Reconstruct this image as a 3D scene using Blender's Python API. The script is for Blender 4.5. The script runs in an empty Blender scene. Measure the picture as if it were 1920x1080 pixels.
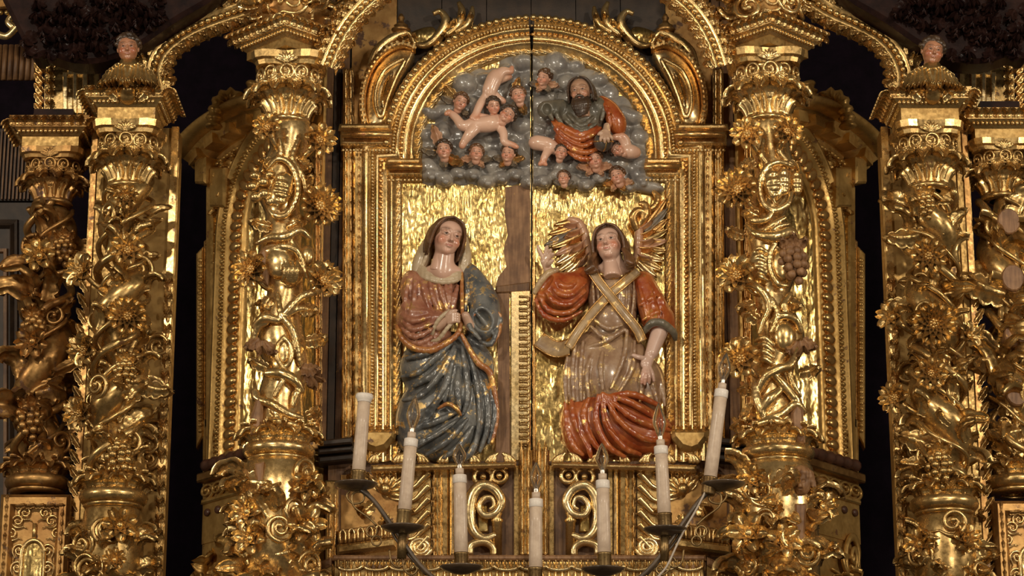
import bpy, math, random
import numpy as np
from mathutils import Matrix, Vector
# ---------------------------------------------------------------- camera, world, lights
S = 0.0025                      # metres per unit; one unit is about one pixel of the photograph at the relief
PITCH = math.radians(16.0); F = 4600.0; ZC = 1850.0
CAM = np.array([0.0, -F*math.cos(PITCH), ZC-F*math.sin(PITCH)])
UP = np.array([0.0, -math.sin(PITCH), math.cos(PITCH)]); FW = np.array([0.0, math.cos(PITCH), math.sin(PITCH)])
scene = bpy.context.scene
COL = scene.collection
cd = bpy.data.cameras.new('camera'); cam = bpy.data.objects.new('camera', cd); COL.objects.link(cam)
cd.sensor_width = 36; cd.lens = 36*F/1920; cd.clip_end = 200
cam.location = Vector(CAM)*S; cam.rotation_euler = (math.pi/2+PITCH, 0, 0)
scene.camera = cam
scene.view_settings.view_transform = 'Standard'; scene.view_settings.look = 'None'
scene.view_settings.gamma = 1; scene.view_settings.use_curve_mapping = False
scene.view_settings.exposure = 0.5
wd = bpy.data.worlds.new('world'); scene.world = wd; wd.use_nodes = True
wd.node_tree.nodes['Background'].inputs[0].default_value = (1.0, 0.72, 0.42, 1)
wd.node_tree.nodes['Background'].inputs[1].default_value = 0.06
def lamp(name, loc, tgt, power, size, col=(1, .83, .58)):
    l = bpy.data.lights.new(name, 'AREA'); l.energy = power; l.size = size; l.color = col
    o = bpy.data.objects.new(name, l); COL.objects.link(o)
    o.location = Vector(loc); o.rotation_euler = (Vector(tgt)-Vector(loc)).to_track_quat('-Z', 'Y').to_euler()
    return o
ZM = ZC*S
for _n, _x, _y, _z, _p, _r, _t in (('spot_light_left', -3.0, -7.0, 1.8, 92, .28, -.3), ('spot_light_right', 3.2, -6.6, 1.3, 92, .28, .4), ('low_fill_left', -2.2, -6.0, -1.7, 18, .3, -.4), ('low_fill_right', 2.6, -6.0, -1.5, 22, .3, .5),  # low pair: unseen fill lights added from below
        ('side_fill_left', -6.2, -3.4, .3, 50, .5, -.9), ('side_fill_right', 6.4, -3.4, .2, 54, .5, 1.0), ('front_fill', .4, -8.5, 3.4, 34, .4, .1)):  # side pair added to brighten the niche bays, front one for glints
    lamp(_n, (_x, _y, ZM+_z), (_t, 0, ZM), _p, _r, (1, .88, .70))

# ---------------------------------------------------------------- pixel to place, mesh helpers
def ray(px, py): return np.array([(px-960.0)/F, 0, 0])+(540.0-py)/F*UP+FW
def G(px, py, d=0.0):
    v = ray(px, py); return CAM+v*((-d-CAM[1])/v[1])
def GP(px, py, o, n):
    v = ray(px, py); return CAM+v*(np.dot(o-CAM, n)/np.dot(v, n))
def A(*p): return np.array(p, float)
def nrm(v): return v/max(1e-9, np.linalg.norm(v))
WM = {}
def mesh(name, V, Fc, mat=None, smooth=True, col=None):
    m = bpy.data.meshes.new(name)
    V = np.asarray(V, float)*S
    if isinstance(Fc, np.ndarray):
        n = len(Fc); k = Fc.shape[1]
        m.vertices.add(len(V)); m.vertices.foreach_set('co', V.ravel().astype(np.float32))
        m.loops.add(n*k); m.loops.foreach_set('vertex_index', Fc.ravel().astype(np.int32))
        m.polygons.add(n); m.polygons.foreach_set('loop_start', np.arange(0, n*k, k, dtype=np.int32))
        m.update(calc_edges=True)
    else:
        m.from_pydata(V.tolist(), [], Fc)
    m.polygons.foreach_set('use_smooth', [bool(smooth)]*len(m.polygons))
    if mat: m.materials.append(MAT[mat] if isinstance(mat, str) else mat)
    if col is not None:
        a = m.color_attributes.new('Col', 'FLOAT_COLOR', 'POINT')
        c = np.ones((len(V), 4), np.float32); c[:, :3] = col
        a.data.foreach_set('color', c.ravel())
    m.update()
    return m
def put(name, me, M=None, parent=None):
    o = bpy.data.objects.new(name, me); COL.objects.link(o)
    M = (M or Matrix()).copy(); M.translation = M.translation*S
    WM[o.name] = M
    if parent is not None:
        o.parent = parent; o.matrix_basis = WM[parent.name].inverted() @ M
    else: o.matrix_basis = M
    return o
def tag(o, label, cat, group=None, kind=None):
    if label: o['label'] = label
    if cat: o['category'] = cat
    if group: o['group'] = group
    if kind: o['kind'] = kind
    return o
def T(p): return Matrix.Translation(Vector(p))
def empty(name, p, label, cat, group=None):
    o = put(name, None, T(p)); o.empty_display_size = .05
    return tag(o, label, cat, group)
def part(name, VF, mat, parent=None, smooth=True, kind=None, col=None):
    V, Fc = VF; V = np.asarray(V, float)
    if parent is not None: p = np.array(WM[parent.name].translation)/S
    else: p = np.array([(V[:, 0].min()+V[:, 0].max())/2, (V[:, 1].min()+V[:, 1].max())/2, V[:, 2].min()])
    o = put(name, mesh(name, V-p, Fc, mat, smooth, col), T(p), parent)
    if kind: o['kind'] = kind
    return o
def structure(name, VF, mat, smooth=False, label=None):
    o = part(name, VF, mat, None, smooth); o['kind'] = 'structure'
    if label: o['label'] = label
    return o
def join(L):
    Vs, Fs, n = [], [], 0
    for V, Fc in L:
        V = np.asarray(V, float); Vs.append(V); Fs += [[int(i)+n for i in f] for f in Fc]; n += len(V)
    return np.concatenate(Vs), Fs
def gridfaces(nu, nv, cu=False, cv=False):
    f = []
    for i in range(nu if cu else nu-1):
        for j in range(nv if cv else nv-1):
            a, b = i*nv+j, i*nv+(j+1) % nv; c, e = ((i+1) % nu)*nv+(j+1) % nv, ((i+1) % nu)*nv+j
            f.append([a, b, c, e])
    return f
def box(lo, hi):
    x0, y0, z0 = lo; x1, y1, z1 = hi
    V = [(x0,y0,z0),(x1,y0,z0),(x1,y1,z0),(x0,y1,z0),(x0,y0,z1),(x1,y0,z1),(x1,y1,z1),(x0,y1,z1)]
    return np.array(V, float), [[0,3,2,1],[4,5,6,7],[0,1,5,4],[1,2,6,5],[2,3,7,6],[3,0,4,7]]
def tube(P, r, seg=8, closed=False, flat=1.0, ref=(0, 1, 0)):
    P = np.asarray(P, float); n = len(P); r = np.broadcast_to(np.asarray(r, float), (n,))
    V = []; ref = np.array(ref, float)
    for i in range(n):
        t = P[(i+1) % n]-P[i-1] if closed else P[min(i+1, n-1)]-P[max(i-1, 0)]
        t = nrm(t); u = np.cross(t, ref)
        u = nrm(u if np.linalg.norm(u) > 1e-3 else np.cross(t, A(1, 0, 0.01))); w = np.cross(u, t)
        for k in range(seg):
            a = 2*math.pi*k/seg; V.append(P[i]+r[i]*(math.cos(a)*u+flat*math.sin(a)*w))
    f = gridfaces(n, seg, closed, True)
    if not closed: f += [list(range(seg))[::-1], list(range((n-1)*seg, n*seg))]
    return np.array(V), f
def lathe(prof, seg=24, c=(0, 0, 0), a0=0, a1=2*math.pi, wob=None):
    V = []; full = abs(a1-a0-2*math.pi) < 1e-6; m = seg if full else seg+1
    for k in range(m):
        a = a0+(a1-a0)*k/seg
        for r, z in prof:
            rr = r*(1 if wob is None else wob(a, z)); V.append((c[0]+rr*math.cos(a), c[1]+rr*math.sin(a), c[2]+z))
    return np.array(V), gridfaces(m, len(prof), full, False)
def sphere(c, r, nu=10, nv=7):
    r = np.broadcast_to(np.asarray(r, float), (3,))
    V = [(c[0], c[1], c[2]-r[2])]; f = []
    for j in range(1, nv):
        t = -math.pi/2+math.pi*j/nv
        for i in range(nu):
            a = 2*math.pi*i/nu; V.append((c[0]+r[0]*math.cos(t)*math.cos(a), c[1]+r[1]*math.cos(t)*math.sin(a), c[2]+r[2]*math.sin(t)))
    V.append((c[0], c[1], c[2]+r[2])); e = len(V)-1
    for i in range(nu):
        f.append([0, 1+(i+1) % nu, 1+i]); f.append([e, 1+(nv-2)*nu+i, 1+(nv-2)*nu+(i+1) % nu])
        for j in range(nv-2): f.append([1+j*nu+i, 1+j*nu+(i+1) % nu, 1+(j+1)*nu+(i+1) % nu, 1+(j+1)*nu+i])
    return np.array(V), f
def smooth_path(P, n=6, closed=False):
    P = [np.asarray(p, float) for p in P]; out = []; m = len(P)
    for i in range(m if closed else m-1):
        p0 = P[i-1] if (closed or i > 0) else 2*P[0]-P[1]; p1 = P[i]; p2 = P[(i+1) % m]
        p3 = P[(i+2) % m] if (closed or i+2 < m) else 2*P[-1]-P[-2]
        for k in range(n):
            t = k/n; out.append(.5*((2*p1)+(p2-p0)*t+(2*p0-5*p1+4*p2-p3)*t*t+(3*p1-p0-3*p2+p3)*t**3))
    if not closed: out.append(P[-1])
    return np.array(out)
class Plane:
    """a drawing plane in the place: 2D (x,z) plus height off the plane"""
    def __init__(s, o, ex, ez, en): s.o, s.ex, s.ez, s.en = o, ex, ez, en
    def p3(s, x, z, d=0): return s.o+s.ex*x+s.ez*z+s.en*d
    def at(s, px, py, d=0):
        q = GP(px, py, s.o+s.en*d, s.en)-s.o; return np.array([np.dot(q, s.ex), np.dot(q, s.ez)])
    def M(s, x, z, d=0, rot=0, sc=1, tilt=0):
        R = Matrix((tuple(s.ex)+(0,), tuple(-s.en)+(0,), tuple(s.ez)+(0,), (0, 0, 0, 1))).transposed()
        sc = (sc, sc, sc) if np.isscalar(sc) else sc
        return T(s.p3(x, z, d)) @ R @ Matrix.Rotation(rot, 4, 'Y') @ Matrix.Rotation(tilt, 4, 'X') @ Matrix.Diagonal(sc+(1,))
FRONT = Plane(A(0, 0, 0), A(1, 0, 0), A(0, 0, 1), A(0, -1, 0))
def front(d): return Plane(A(0, -d, 0), A(1, 0, 0), A(0, 0, 1), A(0, -1, 0))
def offs(P, n, closed=False):
    P = np.asarray(P, float); m = len(P); out = np.zeros_like(P)
    for i in range(m):
        a = P[i]-P[i-1] if (i > 0 or closed) else None; b = P[(i+1) % m]-P[i] if (i < m-1 or closed) else None
        N = [nrm(np.array([-v[1], v[0]])) for v in (a, b) if v is not None and np.linalg.norm(v) > 1e-9]
        k = nrm(sum(N)); out[i] = P[i]+k*n/max(.35, np.dot(k, N[0]))
    return out
def moulding(pl, P, prof, closed=False):
    """sweep a profile of (outward, height) along a 2D path with mitred corners"""
    rings = [offs(P, n, closed) for n, d in prof]; V = []
    for i in range(len(P)):
        for j, (n, d) in enumerate(prof): V.append(pl.p3(rings[j][i][0], rings[j][i][1], d))
    return np.array(V), gridfaces(len(P), len(prof), closed, False)
def walk(P, step, closed=False, phase=.5):
    P = np.asarray(P, float)
    if closed: P = np.vstack([P, P[:1]])
    seg = np.linalg.norm(np.diff(P, axis=0), axis=1); L = seg.sum(); n = max(1, int(round(L/step))); cum = np.r_[0, np.cumsum(seg)]
    for k in range(n):
        s = (k+phase)*L/n; i = min(len(seg)-1, int(np.searchsorted(cum, s, 'right')-1)); t = (s-cum[i])/max(1e-9, seg[i])
        yield P[i]+(P[i+1]-P[i])*t, nrm(P[i+1]-P[i])
def ang(t): return math.atan2(t[0], t[1])          # rotation that turns a leaf's growth (+z) along the tangent
def prism(pl, P, d0, d1, bev=0):
    """solid from a 2D outline, d0 back, d1 front, bevelled front edge"""
    P = np.asarray(P, float); n = len(P)
    area = sum(P[i-1][0]*P[i][1]-P[i][0]*P[i-1][1] for i in range(n))
    if area < 0: P = P[::-1]
    L = [(P, d0), (P, d1-bev)]
    if bev: L.append((offs(P, bev, True), d1))
    V = [pl.p3(p[0], p[1], d) for Q, d in L for p in Q]
    f = []
    for k in range(len(L)-1):
        for i in range(n): f.append([k*n+i, k*n+(i+1) % n, (k+1)*n+(i+1) % n, (k+1)*n+i])
    f += [list(range((len(L)-1)*n, len(L)*n)), list(range(n))[::-1]]
    return np.array(V), f
# ---------------------------------------------------------------- materials
MAT = {}
def mat_base(name):
    m = bpy.data.materials.new(name); m.use_nodes = True; nt = m.node_tree; MAT[name] = m
    return m, nt, nt.nodes['Principled BSDF']
def N(nt, t, **kw):
    n = nt.nodes.new(t)
    for k, v in kw.items():
        if k in n.inputs: n.inputs[k].default_value = v
        else: setattr(n, k, v)
    return n
def noise(nt, scale, detail=4, rough=.6, vec=None):
    n = N(nt, 'ShaderNodeTexNoise', Scale=scale, Detail=detail, Roughness=rough)
    nt.links.new(vec if vec is not None else coords(nt), n.inputs['Vector']); return n
def coords(nt):
    for n in nt.nodes:
        if n.type == 'NEW_GEOMETRY': return n.outputs['Position']
    return nt.nodes.new('ShaderNodeNewGeometry').outputs['Position']
def ramp(nt, src, stops):
    r = nt.nodes.new('ShaderNodeValToRGB'); e = r.color_ramp.elements
    while len(e) < len(stops): e.new(.5)
    for i, (p, c) in enumerate(stops):
        e[i].position = p; e[i].color = (c if len(c) == 4 else tuple(c)+(1,)) if not np.isscalar(c) else (c, c, c, 1)
    nt.links.new(src, r.inputs[0]); return r.outputs[0]
def bump(nt, bs, src, strength, dist=.004):
    b = N(nt, 'ShaderNodeBump', Strength=strength, Distance=dist); nt.links.new(src, b.inputs['Height']); nt.links.new(b.outputs[0], bs.inputs['Normal'])
def gilt(name, c1, c2, worn, wear=.62, rough=.26, bscale=55, bstr=.13, metal=.88, hammered=0):
    m, nt, bs = mat_base(name)
    a = noise(nt, 9, 5); w = noise(nt, 13, 6, .66); f = noise(nt, bscale, 4)
    col = ramp(nt, a.outputs[0], [(.35, c2), (.62, c1)])
    msk = ramp(nt, w.outputs[0], [(wear, 0.), (wear+.05, 1.)])
    mx = N(nt, 'ShaderNodeMix', data_type='RGBA'); nt.links.new(msk, mx.inputs[0]); nt.links.new(col, mx.inputs[6]); mx.inputs[7].default_value = worn+(1,)
    nt.links.new(mx.outputs[2], bs.inputs['Base Color'])
    nt.links.new(ramp(nt, msk, [(0, metal), (1, .25)]), bs.inputs['Metallic'])
    nt.links.new(ramp(nt, f.outputs[0], [(.3, rough*.75), (.7, rough*1.5)]), bs.inputs['Roughness'])
    if hammered:
        h = N(nt, 'ShaderNodeTexNoise', Scale=hammered, Detail=2.0); mp = N(nt, 'ShaderNodeMapping'); mp.inputs['Scale'].default_value = (1.7, 1, .75)
        nt.links.new(coords(nt), mp.inputs[0]); nt.links.new(mp.outputs[0], h.inputs['Vector'])
        ad = N(nt, 'ShaderNodeMath', operation='ADD'); nt.links.new(h.outputs[0], ad.inputs[0])
        ml = N(nt, 'ShaderNodeMath', operation='MULTIPLY'); ml.inputs[1].default_value = .05; nt.links.new(f.outputs[0], ml.inputs[0]); nt.links.new(ml.outputs[0], ad.inputs[1])
        bump(nt, bs, ad.outputs[0], bstr, .016)
    else: bump(nt, bs, f.outputs[0], bstr, .003)
    return m
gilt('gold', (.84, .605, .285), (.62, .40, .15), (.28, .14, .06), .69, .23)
gilt('gold_pale', (.94, .73, .40), (.80, .56, .25), (.36, .19, .08), .68, .23)
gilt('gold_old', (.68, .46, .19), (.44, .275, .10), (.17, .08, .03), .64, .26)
gilt('gold_satin', (.74, .47, .16), (.50, .29, .08), (.22, .10, .04), .62, .36, 55, .13, .7)
gilt('gold_red', (.80, .51, .20), (.64, .35, .115), (.36, .14, .05), .66, .25)
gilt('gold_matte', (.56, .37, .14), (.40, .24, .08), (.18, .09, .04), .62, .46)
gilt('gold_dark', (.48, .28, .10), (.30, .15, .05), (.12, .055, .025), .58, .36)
gilt('gold_panel', (.82, .60, .25), (.62, .40, .12), (.40, .20, .07), .64, .19, 60, .75, .94, 11)
gilt('brass', (.34, .23, .10), (.20, .12, .05), (.12, .07, .03), .6, .34, 120, .15)
def paint(name, c1, c2, rough=.4, fleck=None, fthr=.6, scale=14, bstr=.2, vcol=False, coat=.25):
    m, nt, bs = mat_base(name)
    a = noise(nt, scale, 5); col = ramp(nt, a.outputs[0], [(.36, c1), (.64, c2)])
    if vcol:
        at = N(nt, 'ShaderNodeVertexColor', layer_name='Col'); mm = N(nt, 'ShaderNodeMix', data_type='RGBA', blend_type='MULTIPLY')
        mm.inputs[0].default_value = 1; nt.links.new(at.outputs[0], mm.inputs[6]); nt.links.new(col, mm.inputs[7]); col = mm.outputs[2]
    if fleck:
        w = noise(nt, 15, 7, .72); msk = ramp(nt, w.outputs[0], [(fthr, 0.), (fthr+.06, 1.)])
        mx = N(nt, 'ShaderNodeMix', data_type='RGBA'); nt.links.new(msk, mx.inputs[0]); nt.links.new(col, mx.inputs[6]); mx.inputs[7].default_value = fleck+(1,)
        col = mx.outputs[2]; nt.links.new(ramp(nt, msk, [(0, 0.), (1, .9)]), bs.inputs['Metallic'])
    nt.links.new(col, bs.inputs['Base Color']); bs.inputs['Roughness'].default_value = rough
    bs.inputs['Coat Weight'].default_value = coat*2; bs.inputs['Coat Roughness'].default_value = .16
    f = noise(nt, 110, 4); bump(nt, bs, f.outputs[0], bstr, .003)
    return m
paint('skin', (.92, .92, .92), (1, 1, 1), .33, vcol=True, coat=.35)
paint('robe_rose', (.28, .095, .055), (.46, .21, .125), .36, (.95, .60, .22), .56, coat=.35)
paint('robe_blue', (.07, .075, .08), (.20, .195, .18), .36, (.85, .58, .24), .56, coat=.35)
paint('robe_red', (.34, .055, .014), (.54, .16, .04), .32, (.95, .55, .16), .60, coat=.4)
paint('hem', (.36, .12, .035), (.56, .25, .08), .36, (.95, .58, .18), .54, coat=.35)
paint('robe_beige', (.29, .16, .09), (.46, .30, .18), .36, (1, .72, .32), .54, coat=.3)
paint('robe_grey', (.11, .10, .075), (.20, .17, .12), .42, (.7, .45, .16), .66)
paint('veil', (.50, .38, .24), (.66, .52, .35), .45, (.9, .6, .22), .68)
paint('hair', (.07, .032, .014), (.19, .085, .032), .4, (.7, .4, .12), .66)
paint('hair_dark', (.035, .02, .012), (.08, .045, .025), .42)
paint('cloud', (.20, .185, .175), (.38, .345, .30), .30, (.62, .45, .2), .70, bstr=.35, coat=.45)
paint('sash', (.34, .22, .12), (.6, .42, .22), .4, (1, .7, .3), .56)

def timber(name, c1, c2, fleck=None, thr=.66):
    m = paint(name, c1, c2, .55, fleck, thr, coat=0); nt = m.node_tree; bs = nt.nodes['Principled BSDF']
    mp = N(nt, 'ShaderNodeMapping'); mp.inputs['Scale'].default_value = (60, 60, 4); nt.links.new(coords(nt), mp.inputs[0])
    g = N(nt, 'ShaderNodeTexNoise', Scale=1.6, Detail=5.0); nt.links.new(mp.outputs[0], g.inputs['Vector'])
    src = bs.inputs['Base Color'].links[0].from_socket; mm = N(nt, 'ShaderNodeMix', data_type='RGBA', blend_type='MULTIPLY'); mm.inputs[0].default_value = .8
    nt.links.new(src, mm.inputs[6]); nt.links.new(ramp(nt, g.outputs[0], [(.35, (.5, .42, .34)), (.62, (1, 1, 1))]), mm.inputs[7]); nt.links.new(mm.outputs[2], bs.inputs['Base Color'])
    bump(nt, bs, g.outputs[0], .4, .003)
timber('wood_raw', (.23, .115, .05), (.38, .205, .095), (.8, .5, .18), .66)
paint('wood_dark', (.020, .011, .006), (.045, .025, .013), .55, coat=.03)
timber('wood_brown', (.13, .062, .026), (.26, .135, .055), (.6, .38, .13), .62)
paint('wood_red', (.075, .028, .016), (.14, .055, .028), .45, (.4, .2, .06), .64, coat=.15)
paint('wax', (.56, .42, .31), (.68, .53, .40), .5, scale=30, coat=.1)
paint('tape', (.75, .66, .58), (.86, .78, .70), .5, coat=.1)
paint('wing_rose', (.50, .25, .14), (.62, .36, .22), .4, (.95, .6, .2), .58)
paint('wing_grey', (.12, .10, .08), (.26, .20, .13), .4, (.9, .55, .18), .58)
paint('orb', (.06, .055, .05), (.12, .10, .085), .35)
paint('iron', (.06, .04, .025), (.13, .085, .05), .4, coat=.2)
paint('cloth_dark', (.0045, .0022, .0055), (.0085, .004, .0095), .85, coat=0)
paint('canopy', (.010, .004, .004), (.028, .011, .008), .55, (.10, .045, .02), .66, coat=.05)
paint('dark', (.012, .008, .006), (.02, .013, .009), .7, coat=0)
paint('wire', (.45, .38, .3), (.55, .46, .38), .5, coat=0)
for _n in ('cloth_dark', 'canopy', 'dark'): MAT[_n].node_tree.nodes['Principled BSDF'].inputs['Specular IOR Level'].default_value = .12
m, nt, bs = mat_base('glass')
bs.inputs['Base Color'].default_value = (1, .97, .95, 1); bs.inputs['Roughness'].default_value = .03
bs.inputs['Transmission Weight'].default_value = 1; bs.inputs['IOR'].default_value = 1.45
paint('steel', (.5, .45, .4), (.6, .55, .5), .25, coat=0)
MAT['steel'].node_tree.nodes['Principled BSDF'].inputs['Metallic'].default_value = 1
# ---------------------------------------------------------------- sculpting by distance fields
class Sculpt:
    def __init__(s, lo, hi, h):
        s.lo = np.array(lo, float)-2*h; s.h = h
        s.n = (np.ceil((np.array(hi, float)-s.lo)/h)+3).astype(int)
        s.f = np.full(s.n, 99.0, np.float32)
        s.ax = [(s.lo[i]+h*np.arange(s.n[i])).astype(np.float32) for i in range(3)]
    def _win(s, lo, hi, m):
        a = np.maximum(0, np.floor((np.array(lo)-m-s.lo)/s.h)).astype(int); b = np.minimum(s.n, np.ceil((np.array(hi)+m-s.lo)/s.h).astype(int)+1)
        if (b <= a).any(): return None
        sl = tuple(slice(a[i], b[i]) for i in range(3))
        X = s.ax[0][sl[0]][:, None, None]; Y = s.ax[1][sl[1]][None, :, None]; Z = s.ax[2][sl[2]][None, None, :]
        return sl, X, Y, Z
    def _mix(s, sl, d, k, cut):
        f = s.f[sl]
        if cut: f = -f
        k = max(k, 1e-3); h = np.clip(.5+.5*(f-d)/k, 0, 1); r = f*(1-h)+d*h-k*h*(1-h)
        s.f[sl] = -r if cut else r
    def ell(s, c, r, k=3, rot=None, cut=False):
        c = np.asarray(c, float); r = np.broadcast_to(np.asarray(r, float), (3,)); R = r.max() if rot is not None else r
        w = s._win(c-R, c+R, 3*s.h+k)
        if w is None: return
        sl, X, Y, Z = w; x, y, z = X-c[0], Y-c[1], Z-c[2]
        if rot is not None:
            m = np.array(rot.to_3x3() if hasattr(rot, 'to_3x3') else rot)
            x, y, z = (m[0,0]*x+m[1,0]*y+m[2,0]*z, m[0,1]*x+m[1,1]*y+m[2,1]*z, m[0,2]*x+m[1,2]*y+m[2,2]*z)
        x, y, z = x/r[0], y/r[1], z/r[2]
        k0 = np.sqrt(x*x+y*y+z*z)+1e-6; k1 = np.sqrt((x/r[0])**2+(y/r[1])**2+(z/r[2])**2)+1e-6
        s._mix(sl, (k0*(k0-1)/k1).astype(np.float32), k, cut)
    def cap(s, a, b, ra, rb=None, k=3, cut=False, flat=1.0):
        a = np.asarray(a, float); b = np.asarray(b, float); rb = ra if rb is None else rb; R = max(ra, rb)
        w = s._win(np.minimum(a, b)-R, np.maximum(a, b)+R, 3*s.h+k)
        if w is None: return
        sl, X, Y, Z = w; u = b-a; L = max(1e-6, np.dot(u, u))
        x, y, z = X-a[0], Y-a[1], Z-a[2]; t = np.clip((x*u[0]+y*u[1]+z*u[2])/L, 0, 1)
        d = np.sqrt((x-t*u[0])**2+((y-t*u[1])/flat)**2+(z-t*u[2])**2)-(ra+(rb-ra)*t)
        s._mix(sl, d.astype(np.float32), k, cut)
    def tube(s, P, r, k=3, cut=False, n=3, flat=1.0):
        P = smooth_path(P, n); m = len(P); r = np.interp(np.linspace(0, 1, m), np.linspace(0, 1, len(np.atleast_1d(r))), np.atleast_1d(r))
        for i in range(m-1): s.cap(P[i], P[i+1], r[i], r[i+1], k, cut, flat)
    def disp(s, fn): s.f += fn(s.ax[0][:, None, None], s.ax[1][None, :, None], s.ax[2][None, None, :]).astype(np.float32)*(np.abs(s.f) < 12)
    def mesh(s):
        f = s.f
        for ax in range(3):
            q = [slice(None)]*3
            for e in (0, -1): q[ax] = e; f[tuple(q)] = np.maximum(f[tuple(q)], .5*s.h)
        ins = f < 0
        cnt = np.zeros(np.array(f.shape)-1, np.int8); c8 = []
        for i in (0, 1):
            for j in (0, 1):
                for k in (0, 1): q = ins[i:ins.shape[0]-1+i, j:ins.shape[1]-1+j, k:ins.shape[2]-1+k]; cnt += q
        act = (cnt > 0) & (cnt < 8); idx = np.argwhere(act); n = len(idx)
        vid = np.full(act.shape, -1, np.int64); vid[act] = np.arange(n)
        acc = np.zeros((n, 3)); num = np.zeros(n)
        off = [(i, j, k) for i in (0, 1) for j in (0, 1) for k in (0, 1)]
        val = {o: f[idx[:, 0]+o[0], idx[:, 1]+o[1], idx[:, 2]+o[2]] for o in off}
        for o in off:
            for ax in range(3):
                if o[ax]: continue
                o2 = list(o); o2[ax] = 1; o2 = tuple(o2); a, b = val[o], val[o2]; m = (a < 0) != (b < 0)
                t = np.where(m, a/np.where(m, a-b, 1), 0); p = np.tile(np.array(o, float), (n, 1)); p[:, ax] = t
                acc[m] += p[m]; num[m] += 1
        V = s.lo+s.h*(idx+acc/num[:, None]); Q = []
        for ax in range(3):
            u, v = (ax+1) % 3, (ax+2) % 3
            a = [slice(None)]*3; b = [slice(None)]*3; a[ax] = slice(0, -1); b[ax] = slice(1, None)
            A_, B_ = ins[tuple(a)], ins[tuple(b)]
            for sgn, m in ((0, A_ & ~B_), (1, ~A_ & B_)):
                e = np.argwhere(m); e = e[(e[:, u] > 0) & (e[:, v] > 0) & (e[:, u] < vid.shape[u]) & (e[:, v] < vid.shape[v]) & (e[:, ax] < vid.shape[ax])]
                if not len(e): continue
                def g(du, dv):
                    q = e.copy(); q[:, u] -= du; q[:, v] -= dv; return vid[q[:, 0], q[:, 1], q[:, 2]]
                quad = np.stack([g(1, 1), g(0, 1), g(0, 0), g(1, 0)], 1)
                Q.append(quad if sgn == 0 else quad[:, ::-1])
        Q = np.concatenate(Q); Q = Q[(Q >= 0).all(1)]
        return V, np.ascontiguousarray(Q)
def rotm(yaw=0, pitch=0, roll=0):      # degrees; yaw turns to the viewer's right, pitch looks up, roll tilts clockwise
    return Matrix.Rotation(math.radians(roll), 4, 'Y') @ Matrix.Rotation(math.radians(yaw), 4, 'Z') @ Matrix.Rotation(math.radians(-pitch), 4, 'X')
# ---------------------------------------------------------------- carved ornaments (grow along +z, face -y)
def leaf_vf(L=1., Wd=.55, lobes=4, curl=1.1, lean=-.25, th=.07, nu=17, nv=9, cup=.10, rib=.05, tip=.15, pw=.65):
    Vf, Vb = [], []; y = z = 0.; dt = 1/(nu-1)
    for i in range(nu):
        t = i*dt; a = lean+curl*t*t*1.6
        if i: y -= math.sin(a)*dt*L; z += math.cos(a)*dt*L
        w = Wd/2*((math.sin(math.pi*min(1, .16+.84*t*.985)))**pw*(1-tip*t)+.02)
        if lobes: w *= .80+.34*abs(math.sin(math.pi*lobes*t))
        nY, nZ = -math.cos(a), -math.sin(a)
        for j in range(nv):
            v = -1+2*j/(nv-1); h = rib*(1-abs(v))**2*1.2-cup*v*v*.5+.035*math.cos(v*math.pi*2.5)*Wd*(1 if lobes else .4)
            zz = z-(0 if not lobes else .06*L*abs(v)); Vf.append((w*v, y+nY*h*L, zz+nZ*h*L)); Vb.append((w*v*.9, y+nY*(h-th)*L, zz+nZ*(h-th)*L))
    V = np.array(Vf+Vb); n = nu*nv; f = gridfaces(nu, nv); f = [q for q in f]+[[n+i for i in q[::-1]] for q in f]
    edge = [i*nv for i in range(nu)]+[(nu-1)*nv+j for j in range(1, nv)]+[i*nv+nv-1 for i in range(nu-2, -1, -1)]+[j for j in range(nv-2, 0, -1)]
    for a, b in zip(edge, edge[1:]+edge[:1]): f.append([b, a, n+a, n+b])
    return V, f
ORN = {}
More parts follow.
